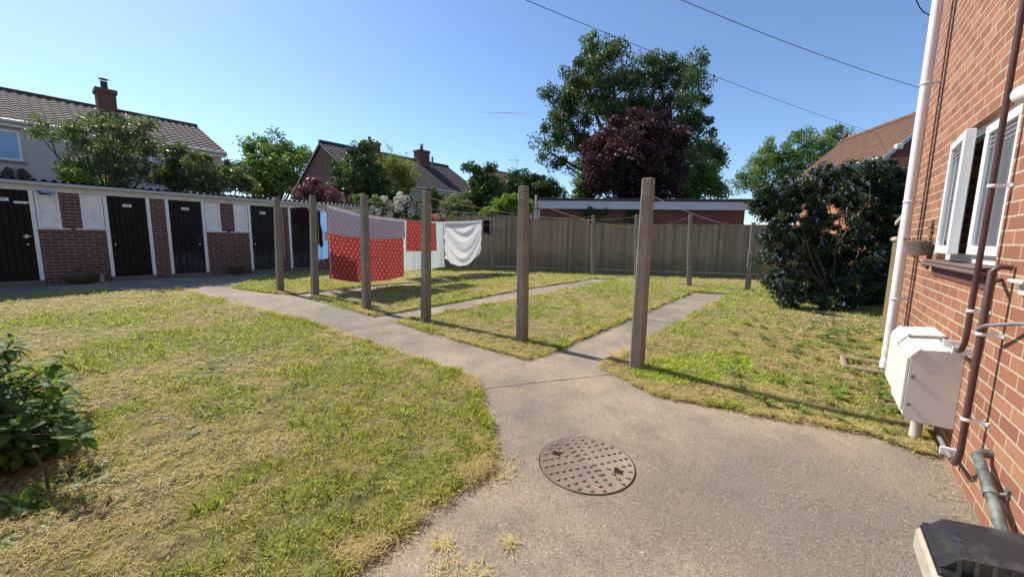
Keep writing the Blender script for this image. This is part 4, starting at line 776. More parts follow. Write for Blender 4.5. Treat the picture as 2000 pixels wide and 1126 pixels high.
m = MB(); m.box(WX0, WX1, -.10, -.08, WZ0, WZ1) if False else None
fr = MB(); ya, yb = -.11, -.055; t = .055
fr.box(WX0, WX1, ya, yb, WZ0, WZ0+t); fr.box(WX0, WX1, ya, yb, WZ1-t, WZ1); fr.box(WX0, WX0+t, ya, yb, WZ0+t, WZ1-t); fr.box(WX1-t, WX1, ya, yb, WZ0+t, WZ1-t)
xm = 4.03; fr.box(xm-.03, xm+.03, ya, yb, WZ0+t, WZ1-t)
wn_ = fr.build('window', M['white_upvc'], hs)
def sash(name, w, h, parent, loc, rz, vents=True):
    s = MB(); t = .06; s.box(0, w, -.025, .025, 0, t, c=.004); s.box(0, w, -.025, .025, h-t, h, c=.004); s.box(0, t, -.025, .025, t, h-t, c=.004); s.box(w-t, w, -.025, .025, t, h-t, c=.004)
    o = s.build(name, M['white_upvc'], parent, loc); o.rotation_euler = (0, 0, rz)
    g_ = MB(); g_.box(t, w-t, -.006, .006, t, h-t); g_.build('pane', M['clear'], o)
    if vents:
        v = MB()
        for k in range(3): v.box(t, w-t, -.010, .010, h-t-.03-.03*k, h-t-.018-.03*k)
        v.build('vent_slats', M['lead'], o)
    return o
sash('casement', .60, WZ1-WZ0-.11, wn_, (WX0+.06, -.045, WZ0+.055), 0)
sash('casement', .56, WZ1-WZ0-.11, wn_, (WX1-.13, .01, WZ0+.055), R(180-3.5))
cu = MB(); cu.grid(lambda u, v: (WX0+.08+u*.62, -.16+.02*math.sin(u*38), WZ0+.05+v*.9), 60, 2); cu.grid(lambda u, v: (xm+.03+u*.28, -.17+.02*math.sin(u*20+1), WZ0+.05+v*.9), 30, 2); cu.build('curtain', cl('net curtain', (.62, .6, .6), .4), wn_)
m = MB()
for i in range(9): x = WX0-.06+i*.165; m.box(x, x+.162, -.06, .075, WZ0-.05, WZ0-.026, c=.006)
for i in range(9): x = WX0-.04+i*.165; m.box(x, x+.162, -.055, .06, WZ0-.024, WZ0-.003, c=.006)
m.build('window_sill', M['sill_tile'], hs)
m = MB(); m.box(WX0-.0, WX1+.0, .0, .012, WZ0-.13, WZ0-.052); m.build('sill_shade_strip', M['sill_shade_band'], hs)  # thin strip below the sill, its cast shadow put into the colour
# rain pipe (white), brown waste pipes, meter boxes: fixed to the house, moving with it
def clip(par, x, z, r, y, mat='white_upvc'):
    mb = MB(); mb.lathe([(r+.001, -.009), (r+.005, -.009), (r+.005, .009), (r+.001, .009)], 16, o=(x, y, z)); mb.box(x-.01, x+.01, .0, y-r, z-.009, z+.009); mb.box(x-.03, x+.03, .001, .008, z-.009, z+.009); mb.build('pipe_clip', M[mat], par)
rp = MB(); PX = 5.53; PY = .10; zb = .13; rp.tube([(PX, PY, 6.1), (PX, PY, zb)], .04, 20); rpo = rp.build('rain_pipe', M['white_pipe'], hs)
m = MB(); m.tube([(PX, PY, .20), (PX, PY, .125)], .047, 20); m.tube([(PX, PY, .33), (PX, PY, .27)], .045, 20)
m.build('pipe_socket', M['white_pipe'], rpo)
for z in (.86, 1.84, 2.95, 4.2): clip(rpo, PX, z, .04, PY, 'white_pipe')
m = MB(); m.box(5.80, 5.88, .0, .012, .4, 6.0); m.build('wall_cable', M['wire'], hs) if False else None
bp = MB(); bp.tube([(3.30, .07, 6.1), (3.30, .07, .92)]+[(3.30+.12*math.sin(a)*1., .07, .92-.0-.12*(1-math.cos(a))) for a in np.linspace(.2, 1.45, 6)][0:0]+[(3.31, .07, .86), (3.35, .07, .81), (3.42, .065, .79), (3.50, .06, .785)], .0135, 14); bo = bp.build('waste_pipe', M['brown_pipe'], hs)
m = MB(); m.tube([(3.50, .06, .785), (3.62, .055, .783), (3.83, .055, .78)], .0115, 10); m.tube([(3.83, .055, .78), (3.87, .05, .78), (3.88, .03, .78)], .018, 10); m.build('pipe_end', M['lead'], bo)
for z in (1.74, 1.05, 2.9, 3.9): clip(bo, 3.30, z, .0135, .07)
for x in (3.45, 3.66): m = MB(); m.box(x, x+.015, .0, .083, .762, .808); m.build('pipe_clip', M['white_upvc'], bo)
bp = MB(); bp.tube([(3.06, .01, 1.31), (3.06, .05, 1.315), (3.06, .075, 1.29), (3.06, .075, .30), (3.08, .075, .24), (3.14, .07, .20), (3.22, .065, .19)], .0145, 14); bp.tube([(3.20, .01, 1.24), (3.12, .05, 1.235), (3.07, .072, 1.23)], .012, 10); bo = bp.build('waste_pipe', M['brown_pipe'], hs)
m = MB(); m.tube([(3.22, .065, .19), (3.38, .06, .185), (3.60, .05, .18)], .0125, 10); m.build('pipe_branch', M['lead'], bo); m = MB(); m.tube([(3.06, .09, .985), (2.97, .085, 1.02), (2.80, .04, 1.065), (2.77, -.01, 1.07)], .009, 10); m.build('pipe_branch', M['lead'], bo)
for z in (.96, .49): clip(bo, 3.06, z, .0145, .075)
m = MB(); m.box(3.33, 3.35, .0, .09, .165, .21); m.build('pipe_clip', M['white_upvc'], bo)
m = MB(); m.box(3.08, 3.1, .0, .006, .2, 1.2) if False else None
cp = MB(); cp.tube([(2.93, -.01, .375), (2.92, .035, .378), (2.90, .055, .365), (2.73, .055, .30), (2.58, .055, .245), (2.50, .055, .205), (2.475, .055, .17), (2.47, .055, .03)], .0225, 18); co_ = cp.build('soil_pipe', M['old_pipe'], hs)
m = MB(); m.tube([(2.69, .055, .285), (2.66, .055, .274)], .027, 18); m.tube([(2.675, .03, .285), (2.675, .0, .30)], .008, 8); m.box(2.66, 2.69, .0, .012, .285, .32); m.build('pipe_collar', M['old_pipe'], co_)
# two white meter boxes with sloping tops
def meter(x0, x1, z0, z1, dep):
    m = MB(); c = .055; y0, y1 = .002, dep
    m.prism([(y0, z0), (y1-.02, z0+.0), (y1, z0+.03), (y1, z1-.075), (y1-.045, z1-.022), (y0, z1)], 0, x0, x1); o = m.build('meter_box', M['meter'], hs)
    d = MB(); d.prism([(y1+.004, z0+.06), (y1+.014, z0+.06), (y1+.014, z1-.085), (y1+.004, z1-.085)], 0, x0+.01, x1-.01); do = d.build('meter_door', M['meter'], o)
    l = MB(); l.box(x0-.006, x0-.001, y1-.03, y1-.012, z1-.22, z1-.19); l.box(x0-.006, x0-.001, y1-.03, y1-.012, z0+.1, z0+.12); l.build('hinge', M['lead'], o)
    e = MB(); e.prism([(y1-.045, z1-.019), (y1-.002, z1-.078), (y1+.008, z1-.076), (y1-.037, z1-.012)], 0, x0-.005, x1+.005); e.build('box_lid_edge', M['meter'], o)
meter(3.56, 3.97, .255, .76, .235); meter(4.02, 4.40, .27, .775, .225)
m = MB(); m.tube([(3.80, .12, .26), (3.80, .12, -.0)], .032, 12); m.build('conduit', M['fascia'], hs); m = MB(); m.tube([(3.80, .12, .05), (3.80, .12, .0)], .035, 12); m.build('conduit_foot', M['black_metal'], hs)
m = MB(); m.box(2.78, 2.95, .0, .05, 1.245, 1.262, c=.003); m.box(2.80, 2.94, .0, .012, 1.19, 1.243); m.build('wall_vent', M['fascia'], hs)
m = MB()
for x_, z0_, z1_ in ((5.36, .1, 4.5), ): m.tube([(x_, .008, z0_), (x_-.01, .008, 1.8), (x_, .008, 6.)], .006, 5)
m.build('wall_cable', M['wire'], hs)
# cctv on the house
cv = frame('security_camera', 'white bullet camera with hood on the brick house wall', 'camera', (WL(2.72, .0)), 2.12)
m = MB(); m.tube([(-.28, .085, -.065), (.03, .125, -.04)], .034, 22); m.build('camera_body', M['white_upvc'], cv)
m = MB(); m.tube([(-.27, .087, -.062), (.09, .133, -.033)], .040, 24, cap=False); m.tube([(-.27, .087, -.062), (.09, .133, -.033)], .0375, 24, cap=False); m.build('hood', M['white_upvc'], cv)
m = MB(); m.tube([(.031, .1251, -.0399), (.036, .1258, -.0395)], .022, 16); m.build('lens', M['lead'], cv)
m = MB(); m.tube([(-.1, .11, -.06), (-.1, .09, -.12), (-.12, .02, -.13), (-.12, .0, -.13)], .014, 8); m.lathe([(0, 0), (.05, 0), (.05, .02), (0, .02)], 14, o=(-.12, .02, -.15)); m.build('bracket', M['white_upvc'], cv)
# wicker basket on bracket
bk = frame('wall_basket', 'empty dried wicker basket on a bracket beside the white rain pipe', 'basket', WL(4.93, .0), 1.33)
m = MB(); rr = random.Random(5)
for i in range(14):
    z = i*.009; r = .10+.035*i/13
    m.tube([(r*math.cos(a), .012+max(0, r*math.sin(a)*1.15), z+.004*math.sin(a*9+i*3.1)) for a in np.linspace(-.02, math.pi+.02, 26)], .0058, 5)
for a in np.linspace(0, math.pi, 13): m.tube([(.09*math.cos(a), .012+.1*math.sin(a), 0), (.14*math.cos(a), .015+.16*math.sin(a), .13+rr.uniform(0, .02))], .005, 4)
m.grid(lambda u, v: (.13*math.cos(math.pi*u)*v, .01+.145*math.sin(math.pi*u)*v, .1), 12, 3)
m.build('basket_body', M['rattan'], bk)
m = MB(); m.tube([(0, .006, -.13), (0, .006, .3)], .006, 6); m.tube([(0, .006, .3), (.0, .05, .27), (0, .02, .22)], .005, 6); m.tube([(0, .006, -.12), (0, .08, -.03), (0, .12, .0)], .005, 6)
for k in range(12):
    m.tube([(.01*math.sin(k*1.7), .012, .05+k*.02), (.03*math.cos(k*2.3), .02, .07+k*.02)], .006, 4)
m.build('bracket', M['rattan'], bk)
# gully surround at the pipe foot
gu_ = frame('drain_gully', 'small rectangular concrete gully surround at the foot of the white rain pipe', 'gully', WL(5.50, .26), float(gz(4.0))-.01)
m = MB(); W_, D_ = .22, .30
for q in ((-.24, -.18, -.22, .2), (.18, .24, -.22, .2), (-.18, .18, .14, .2)): m.box(q[0], q[1], q[2], q[3], 0, .085, c=.018)
m.box(-.18, .18, -.22, .14, -.01, .02); m.build('surround', M['clay_gully'], gu_)
m = MB(); 
for i in range(5): m.box(-.12+i*.055, -.10+i*.055, -.1, .1, .021, .03)
m.build('grate', M['black_metal'], gu_)
# garden wall
gwf = frame('garden_wall', 'old olive brown brick garden wall with stone coping beside the brick house', 'wall', WL(HX+.01, .0), 0)
m = MB(); pts = [(0, -.2), (1.02, -.2), (1.0, 1.66), (.62, 1.72), (.60, 1.86), (0, 1.88)]
m.prism([(p[0], p[1]) for p in pts], 1, -.33, -.02); m.build('wall', M['brick_olive'], gwf)
m = MB(); m.prism([(1.03, 1.66), (.60, 1.728), (.60, 1.775), (1.04, 1.71)], 1, -.36, .015); m.box(-.0, .6, -.36, .015, 1.885, 1.94, c=.01); m.build('coping', M['lid_block'], gwf)
pst = frame('gate_pier', 'ivy clad dark brick pier half hidden in the flowering bush', 'pier', WL(7.6, -.25), .1)
m = MB(); m.box(-.17, .17, -.17, .17, -.1, 1.35); m.build('pier_body', M['brick_olive'], pst); m = MB(); m.box(-.2, .2, -.2, .2, 1.352, 1.42, c=.02); m.build('pier_cap', M['lid_block'], pst)
lg = thing('leaning_board', 'thin brown board leaning on the wall behind the white rain pipe', 'board', (*WL(5.85, .06), .15), PHI)
m = MB(); m.box(-.02, .12, -.012, .012, 0, .42, m=rot(R(12), 0, 0)); m.build('board', M['tiles_clay'], lg)

# ================================================================== POSTS AND LINES
near = [(1.32, 3.89, 1243, 722, 1267, 348), (.14, 4.81, 1020, 668, 1023, 363), (-1.32, 5.80, 832, 628, 833, 373), (-2.52, 6.57, 717, 605, 711, 380), (-4.04, 7.80, 616, 578, 610, 382), (-5.01, 8.22, 547, 570, 540, 385)]
far = [(5.73, 9.27, 1460, 569, 1472, 434), (4.66, 10.04, 1346, 560, 1349, 419), (3.62, 11.11, 1243, 550, 1244, 419), (2.71, 12.84, 1158, 538, 1159, 420), (-.71, 13.87, 962, 530, 960, 425)]
plab = ['first and nearest concrete post beside the lime green grass patch, leaning slightly right', 'second nearest concrete post at the corner of the middle grass strip', 'third nearest concrete post standing in front of the red pillowcases', 'concrete post standing in front of the red and lilac duvet cover', 'concrete post just left of the duvet cover, by the blue towel', 'leftmost concrete post in front of a black store door frame',
        'broken splinted post beside the flowering bush at the fence', 'far concrete post at the end of the right hand path', 'far post by the fence seen just left of the nearest post', 'far post by the fence at the end of the middle path', 'far post right of the white sheet near the fence']
tips = []
for k, (X, Y, bx, by, tx, ty) in enumerate(near+far):
    z0 = float(gz(Y)); n_ = np.array([X, Y, 0.]); n_ /= np.linalg.norm(n_); dd = ray(tx, ty); T = CAM+dd*((np.array([X, Y, 0])-CAM)@n_/(dd@n_))
    h = T[2]-z0; root = thing('line_post', plab[k]+'', 'post', (X, Y, z0), PHI, 'concrete washing line posts'); loc = lambda P: local(root, np.array(P))
    dxy = (T[:2]-np.array([X, Y]))
    rr = random.Random(k); w0 = .062 if k < 6 else .055; w1 = w0*.84
    if k == 6:                       # snapped post held by a splint
        m = MB(); m.box(-w0, w0, -w0, w0, -.1, .95, c=.012); o = m.build('post_body', M['concrete_post'], root)
        t_ = local(root, np.array([T[0], T[1], T[2]])); M3 = rot(0, math.atan2(t_[0], t_[2]), 0)
        o.rotation_euler = (-math.atan2(t_[1], t_[2]), math.atan2(t_[0], t_[2]), 0)
        m = MB(); m.box(-w1, w1*.6, -w1, w1, .9, h, c=.012); u_ = m.build('upper_length', m_plain('grey timber', (.25, .23, .22), .9, .25, 20, .5), root); u_.rotation_euler = (-math.atan2(t_[1], t_[2]), math.atan2(t_[0], t_[2])+.0, 0); u_.location = (.015, 0, 0)
    else:
        prof = []; m = MB()
        vs = []; lv = [(-.12, w0), (.35, w0), (h*.6, (w0+w1)/2), (h-.010, w1), (h, w1-.006)]
        t_ = local(root, np.array([T[0], T[1], T[2]])); c_ = .014
        for z, w in lv:
            ox, oy = t_[0]*z/h, t_[1]*z/h; c2 = c_
            vs += [(ox+a, oy+b, z) for a, b in ((w, w-c2), (w-c2, w), (-w+c2, w), (-w, w-c2), (-w, -w+c2), (-w+c2, -w), (w-c2, -w), (w, -w+c2))]
        fs = [(i*8+j, i*8+(j+1) % 8, (i+1)*8+(j+1) % 8, (i+1)*8+j) for i in range(len(lv)-1) for j in range(8)]+[tuple(range(32, 40))]
        m.add(vs, fs); o = m.build('post_body', M['concrete_post'], root)
        m = MB(); q = t_*(h-.16)/h; m.lathe([(0, -.002), (.014, -.002), (.014, 0), (0, 0)], 12); hb = m.build('bolt_hole', M['black_metal'], root); hb.location = (q[0]-w1-.001, q[1]+.0, q[2]); hb.rotation_euler = (0, -math.pi/2, 0)
        hb2 = hb.copy(); scene.collection.objects.link(hb2); hb2.location = (q[0]+.0, q[1]-w1-.001, q[2]); hb2.rotation_euler = (math.pi/2, 0, 0)
    tips.append(np.array([T[0], T[1], T[2]]))
def line_curve(A, B, sag, n=36): return [A+(B-A)*t+np.array([0, 0, -4*sag*t*(1-t)]) for t in np.linspace(0, 1, n)]
E6 = np.array([1.0, 13.9, 2.15])
lines = []
def wline(A, B, sag, mat, label, tail=None, drop=.14, rad=.0035):
    A = A+np.array([DX[0]*.07, DX[1]*.07, -drop]); B = B-np.array([DX[0]*.07, DX[1]*.07, .06]); c = line_curve(A, B, sag); o = thing('washing_line', label, 'washing line', tuple(A), group='washing lines between the posts')
    m = MB(); m.tube([p-A for p in c], rad, 5); m.build('cord', M[mat], o)
    if tail: m = MB(); m.tube([np.array(q) for q in tail], rad*1.1, 5); m.build('cord_end', M[mat], o)
    lines.append((A, B, sag)); return o
wline(tips[5], tips[10], .20, 'line_white', 'white cord carrying the white sheet and dark clothes, from the leftmost post', [(0, 0, 0), (.02, 0, -.3), (.01, .01, -.75), (.015, 0, -1.15)])
wline(tips[4], E6, .30, 'line_yellow', 'cord carrying the duvet cover and the red pillowcases', [(0, 0, 0), (.02, 0, -.5), (.0, .01, -1.0), (.05, .02, -1.1), (.1, .02, -1.25), (.06, 0, -1.35), (0, 0, -1.2), (.01, 0, -1.05)])
wline(tips[3], tips[9], .12, 'line_lilac', 'pale lilac cord from the post in front of the duvet cover', None, .1)
wline(tips[2], tips[8], .18, 'line_yellow', 'yellow cord running to the fence from the third nearest post', [(0, 0, 0), (.02, 0, -.2), (.0, .01, -.35)], .1)
wline(tips[1], tips[7], .30, 'line_yellow', 'yellow cord from the second nearest post to the right hand path end', None, .16)
wline(tips[0], tips[6], .12, 'line_lilac', 'violet cord from the nearest post to the broken post', None, .15)
fy = np.array([math.sin(PHI), -math.cos(PHI), 0])
def lp(i, X_over_Y):                       # point on line i seen at the given horizontal pixel
    A, B, s = lines[i]
    best = min(np.linspace(0, 1, 1500), key=lambda t: abs((A+(B-A)*t)[0]/(A+(B-A)*t)[1]-X_over_Y)); return best
def lpt(i, t): A, B, s = lines[i]; return A+(B-A)*t+np.array([0, 0, -4*s*t*(1-t)])
def px2r(px, py=440): d = ray(px, py); return d[0]/d[1]
def short(l):
    for k, v in (('large red', 'large duvet cover'), ('red figured pillowcase left', 'left red pillowcase'), ('red figured pillowcase half', 'right red pillowcase'), ('pale aqua towel hanging', 'aqua towel by the duvet cover'), ('pale aqua towel seen', 'aqua towel by the white sheet'), ('white fitted', 'white sheet'), ('light blue', 'blue printed towel'), ('pale towel', 'pale towel behind the duvet'), ('black t ', 'black t shirt'), ('black jog', 'black jogging trousers'), ('black top', 'black top behind the post'), ('small black', 'small black shorts')):
        if l.startswith(k): return v
    return l
def pegs(ps, lab):
    for k_, p in enumerate(ps):
        root = thing('clothes_peg', ('wooden peg at the left end of the ', 'wooden peg at the right end of the ')[k_]+lab, 'peg', tuple(p), PHI, 'clothes pegs on the washing lines')
        m = MB(); m.box(-.006, .006, -.009, -.002, -.045, .03); m.box(-.006, .006, .002, .009, -.045, .03); m.build('peg_body', M['peg_wood'], root)
def hang(i, px0, px1, name, label, cat, bot, mat, nu=60, nv=50, fold=.03, fk=5., seed=0, top=None, off=0., sagc=0., pn='cloth', shape=None, root=None, uvrot=None, zoff=.0, lean=0.):
    """cloth pinned on line i from pixel px0 to px1; bot(u)->length below line"""
    t0 = lp(i, px2r(px0)); t1 = lp(i, px2r(px1)); P0 = lpt(i, t0); P1 = lpt(i, t1)
    if root is None: root = thing(name, label, cat, tuple(P0), math.atan2(*(P1-P0)[[1, 0]])); pegs([P0+(P1-P0)*.04, P1-(P1-P0)*.04], short(label))
    W = np.linalg.norm((P1-P0)[:2]); A_, B_, s_ = lines[i]; rgs = np.random.default_rng(seed); ph = rgs.uniform(0, 6, 6)
    def fn(u, v):
        t = t0+(t1-t0)*u; z = lpt(i, t)[2]-P0[2]; L = bot(u); uu = u
        y = fold*v**.7*(math.sin(u*fk*2+ph[0]+.6*v)+.6*math.sin(u*fk*4.3+ph[1]+v)+.35*math.sin(u*fk*9+ph[2]+2*v))*.5+off+lean*v*L
        x = u*W; dz = -v*L-sagc*4*u*(1-u)*(1-v)
        if shape: x, y, dz = shape(u, v, x, y, dz)
        return (x, y, z+dz-.004+zoff)
    m = MB(); m.grid(fn, nu, nv)
    o = m.build(pn, M[mat], root)
    uv = o.data.uv_layers[0]; vi = np.empty(len(o.data.loops), int); o.data.loops.foreach_get('vertex_index', vi)
    if len(o.data.vertices) == (nu+1)*(nv+1):
        I = vi//(nv+1); J = vi % (nv+1); Lm = np.array([bot(i_/nu) for i_ in range(nu+1)]); uv.data.foreach_set('uv', np.stack([I/nu*W*1.03+5, 5-J/nv*Lm[I]], 1).ravel())
    return root, P0, P1, W
# duvet cover: bottom follows the photograph heights
rt, P0, P1, W = hang(1, 640, 788, 'duvet_cover', 'large red figured duvet cover, lilac side folded over the line', 'bedding', lambda u: 1.50-.12*u+.10*math.sin(math.pi*u)-.0, 'duvet_red', 110, 70, .11, 3., 1, sagc=.03, off=-.0, pn='red_side', lean=.02)
hang(1, 641, 789, '', '', '', lambda u: .57-.13*u+.05*math.sin(math.pi*u), 'duvet_lilac', 100, 30, .10, 3., 1, sagc=.03, off=-.055, pn='lilac_side', root=rt)
hang(1, 639.4, 641.5, '', '', '', lambda u: 1.50, 'sheet_hem', 4, 40, .01, 2., 1, off=-.03, pn='white_hem', root=rt)
hang(1, 793, 824, 'pillowcase', 'red figured pillowcase left of the third post, before the pale blue towel', 'pillowcase', lambda u: .76-.02*u, 'duvet_red', 30, 30, .05, 3., 3, off=-.01)
hang(1, 826, 851, 'pillowcase', 'red figured pillowcase half hidden behind the third nearest post', 'pillowcase', lambda u: .76-.05*u, 'duvet_red', 30, 30, .05, 3., 4, off=-.01)
rt, P0, P1, W = hang(0, 776, 824, 'bath_sheet', 'pale aqua towel hanging low just right of the duvet cover', 'towel', lambda u: 1.38+.03*math.sin(3*u), 'sheet_aqua', 40, 50, .12, 3., 5)
hang(0, 776.5, 823.5, '', '', '', lambda u: 1.22, 'towel_band', 40, 4, .035, 3., 5, pn='woven_band', root=rt, off=-.012, zoff=-1.12+1.12*0, shape=lambda u, v, x, y, dz: (x, y, -.0-(.04+.05*v)+.0)) if False else None
hang(0, 829, 866, 'bath_sheet', 'pale aqua towel seen right of the third post, next to the white sheet', 'towel', lambda u: 1.42-.03*u, 'sheet_aqua', 40, 50, .12, 3., 6)
def swag(u, v, x, y, dz):
    a = u*(1-u)*4
    # catenary folds from both corners
    f = (math.sin((v*1.05+.0)*19-a*9.)+.5*math.sin(v*33-a*14+2*u))*.05*min(1, v*3)*(.35+a*.65)
    y2 = y+f-.10*a*v*(1-v)*2
    x2 = x+(.5-u)*.06*v**2
    return x2, y2, dz
def wl_bot(u): return float(np.interp(u, [0, .15, .35, .55, .8, 1], [1.12, 1.3, 1.43, 1.44, 1.32, 1.08]))
hang(0, 867, 941, 'bed_sheet', 'white fitted sheet hanging in curved folds by the fence', 'bedding', wl_bot, 'sheet_white', 90, 80, .03, 2., 7, shape=swag)
hang(0, 868, 939, '', '', '', lambda u: .16+.05*math.sin(u*5), 'sheet_hem', 60, 8, .02, 2., 8, off=-.05, pn='turned_edge', root=[o for o in scene.collection.objects if o.name == 'bed_sheet'][0])
# dark clothes and blue towel near the left post
def tee(u, v, x, y, dz):
    return x+(.10*(v**.5) if u < .5 else -.10*(v**.5))*(2*abs(u-.5))*0, y, dz
ln = lines[0]
def garment(i, px0, px1, name, label, cat, outline, mat, wpx=None, th=.03):
    """flat garment with a cut outline (u across, v down in metres), slightly puffed"""
    t0 = lp(i, px2r(px0)); t1 = lp(i, px2r(px1)); P0 = lpt(i, t0); P1 = lpt(i, t1); W = np.linalg.norm((P1-P0)[:2]); root = thing(name, label, cat, tuple(P0), math.atan2(*(P1-P0)[[1, 0]]))
    pts = densify([(p[0]*W, -p[1]) for p in outline], .03); n = len(pts); P = np.array(pts); x0, y0 = P.min(0); x1, y1 = P.max(0)
    gx, gy = np.meshgrid(np.arange(x0, x1, .03), np.arange(y0, y1, .03)); G = np.stack([gx.ravel(), gy.ravel()], 1)+.004; G = G[poly_points_in(G, pts)]
    ov, oe, of, _, _, _ = delaunay_2d_cdt([Vector(p) for p in pts]+[Vector(p) for p in G], [(k, (k+1) % n) for k in range(n)], [], 1, 1e-4)
    m = MB()
    for sgn in (-1, 1):
        vs = [(v.x, sgn*th*.5*(1-math.exp(-min(np.min(np.hypot(P[:, 0]-v.x, P[:, 1]-v.y)), .2)*25))+.03*math.sin(v.x*22+v.y*4)+.015*math.sin(v.y*17), v.y) for v in ov]
        m.add(vs, [tuple(f) if sgn < 0 else tuple(reversed(f)) for f in of], True)
    m.build('cloth', M[mat], root); pegs([P0+(P1-P0)*.1, P1-(P1-P0)*.1], short(label)); return root
garment(0, 575, 606, 't_shirt', 'black t shirt hung by its hem, leftmost of the washing', 'shirt', [(0, 0), (.96, 0), (1.0, .12), (.92, .42), (.62, .46), (.58, .62), (.38, .74), (.3, .50), (.18, .36), (-.1, .38), (-.12, .2)], 'black_cloth')
garment(0, 598, 624, 'track_trousers', 'black jogging trousers hanging beside the black t shirt', 'trousers', [(0, 0), (.9, 0), (.95, .4), (1.0, .7), (.85, .85), (.75, .62), (.5, .5), (.42, .9), (.36, 1.12), (.1, 1.08), (.05, .6), (-.02, .3)], 'black_cloth')
garment(0, 621, 629, 'sweatshirt', 'black top behind the post left of the blue towel', 'shirt', [(0, 0), (.8, 0), (.8, .35), (1.05, .55), (.95, .75), (.5, .85), (.1, .8)], 'black_cloth')
rt, P0, P1, W = hang(0, 621, 640, 'beach_towel', 'light blue printed towel between the post and the duvet cover', 'towel', lambda u: 1.12-.05*u, 'towel_blue', 24, 40, .05, 2.5, 12, off=.03)
m = MB(); m.grid(lambda u, v: (.12+.16*u, -.03+.01*math.sin(u*4), -.48-.2*v), 4, 4); m.build('printed_patch', M['print_pale'], rt)
garment(0, 943, 958, 'shorts', 'small black shorts hanging right of the white sheet', 'shorts', [(0, 0), (1, 0), (1.02, .46), (.6, .50), (.5, .40), (.4, .50), (.02, .46)], 'black_cloth')
hang(0, 745, 775, 'tea_towel', 'pale towel whose top edge shows above the duvet cover', 'towel', lambda u: .5, 'sheet_aqua', 20, 14, .02, 3., 14)

# overhead cables
for nm, a, b, lab in (('overhead_cable', at(930, -40, 6.5), at(1715, 262, 15.5), 'thin overhead cable crossing above the tall tree to the tiled house'), ('overhead_cable', at(1250, -35, 6.5), at(1870, 192, 9.5), 'thin overhead cable reaching the near brick house')):
    m = MB(); m.tube(line_curve(a, b, .12, 24), .0055, 5); tag(m.build(nm, M['wire'], None), lab, 'cable', group='overhead cables')
m = MB(); q = [at(px, py, 5.0) for px, py in ((1770, -40), (1784, -12), (1790, 2), (1796, 14), (1804, 24), (1818, 31), (1840, 32))]; m.tube(q, .006, 5); tag(m.build('cable_loop', M['wire'], None), 'short slack black cable loop at the top of the white rain pipe', 'cable')

# ================================================================== MANHOLE COVER
lidz = float(gz(2.26))+.003
lid = thing('manhole_cover', 'round rusty iron manhole cover with raised studs set in the concrete', 'manhole cover', (.485, 2.265, lidz), R(38))
lid.rotation_euler = (Matrix.Rotation(math.atan(.03), 3, 'X') @ Matrix.Rotation(R(-27), 3, 'Z')).to_euler()
m = MB(); m.lathe([(0, .0), (.285, .0), (.289, .003), (.292, .003), (.292, -.01)], 64); m.build('plate', M['lid_iron'], lid)
m = MB(); m.lathe([(.2925, -.003), (.294, .0008), (.299, .0008), (.301, -.003)], 64); m.build('frame_ring', M['lid_gap'], lid)
m = MB(); m.lathe([(.306, -.003), (.312, .001), (.33, .001), (.334, -.003)], 64); m.build('mortar_ring', M['lid_block'], lid) if False else None
m = MB(); cnts = [(.02, 0)]; 
for ring, (r, n) in enumerate([(.05, 4), (.094, 8), (.138, 12), (.182, 16), (.224, 20), (.264, 24)]):
    for i in range(n):
        a = 2*math.pi*(i+.5*(ring % 2))/n; x, y = r*math.cos(a), r*math.sin(a)
        if abs(x*math.sin(R(-38))-y*math.cos(R(-38))) < .018: continue
        if math.hypot(abs(x)-.20, y) < .035: continue
        m.box(-.0115, .0115, -.009, .009, .0, .0075, m=rot(0, 0, a), o=(x, y, 0), c=.0014)
for i in range(-5, 6):
    if i: m.box(-.0115, .0115, -.009, .009, 0, .0075, m=rot(0, 0, R(52)), o=(i*.045*math.cos(R(-38)), i*.045*math.sin(R(-38)), 0), c=.0014)
m.build('studs', M['lid_iron'], lid)
m = MB(); m.box(-.28, .28, -.003, .003, .0, .0016, m=rot(0, 0, R(-38))); m.build('centre_seam', M['lid_iron'], lid)
for sx in (-1, 1):
    m = MB(); m.box(-.024, .024, -.011, .011, .001, .002); m.tube([(0, -.014, .003), (0, .014, .003)], .004, 6); m.box(-.03, .03, .012, .017, 0, .006); m.box(-.03, .03, -.017, -.012, 0, .006); m.build('key_slot', M['lid_gap'], lid, (sx*.20, 0, 0))

# ================================================================== BLACK BOX ON CONCRETE SURROUND
bx = frame('drain_surround', 'pale rough concrete surround under the black plastic cover', 'concrete kerb', WL(2.0, 0), -.01)
m = MB(); m.box(-.12, .50, .24, .305, 0, .115, c=.014); m.box(.40, .50, .0, .238, 0, .11, c=.012); m.box(.04, .14, .0, .238, 0, .108, c=.014); m.build('kerb', M['lid_block'], bx)
cv2 = frame('drain_cover', 'black plastic moulded drain cover with a row of small holes', 'cover', WL(2.16, 0), .105)
def prof(x, k=0.): return [(x, .285-k, 0), (x, .285-k, .022), (x, .27-k, .03), (x, .235-k, .082), (x, .22-k, .088), (x, .02, .125), (x, .005, .125), (x, .005, 0)]
m = MB(); P8 = prof(.0)[:2]+[(0., .27, .03), (.012, .27, .03)]
rows = [(0.03, 0), (.10, 0), (.17, 0), (.24, 0), (.31, 0), (.335, .012), (.345, .03)]
vs = []
for x, k in rows:
    q = prof(x); q = [(a, b-(.0 if i < 2 else k*.8), c-(k*.9 if 2 < i < 7 else 0)) for i, (a, b, c) in enumerate(q)]; vs += q
m.add(vs, [(i*8+j, i*8+j+1, (i+1)*8+j+1, (i+1)*8+j) for i in range(len(rows)-1) for j in range(7)]+[tuple(range(7, -1, -1)), tuple(range(len(rows)*8-8, len(rows)*8))])
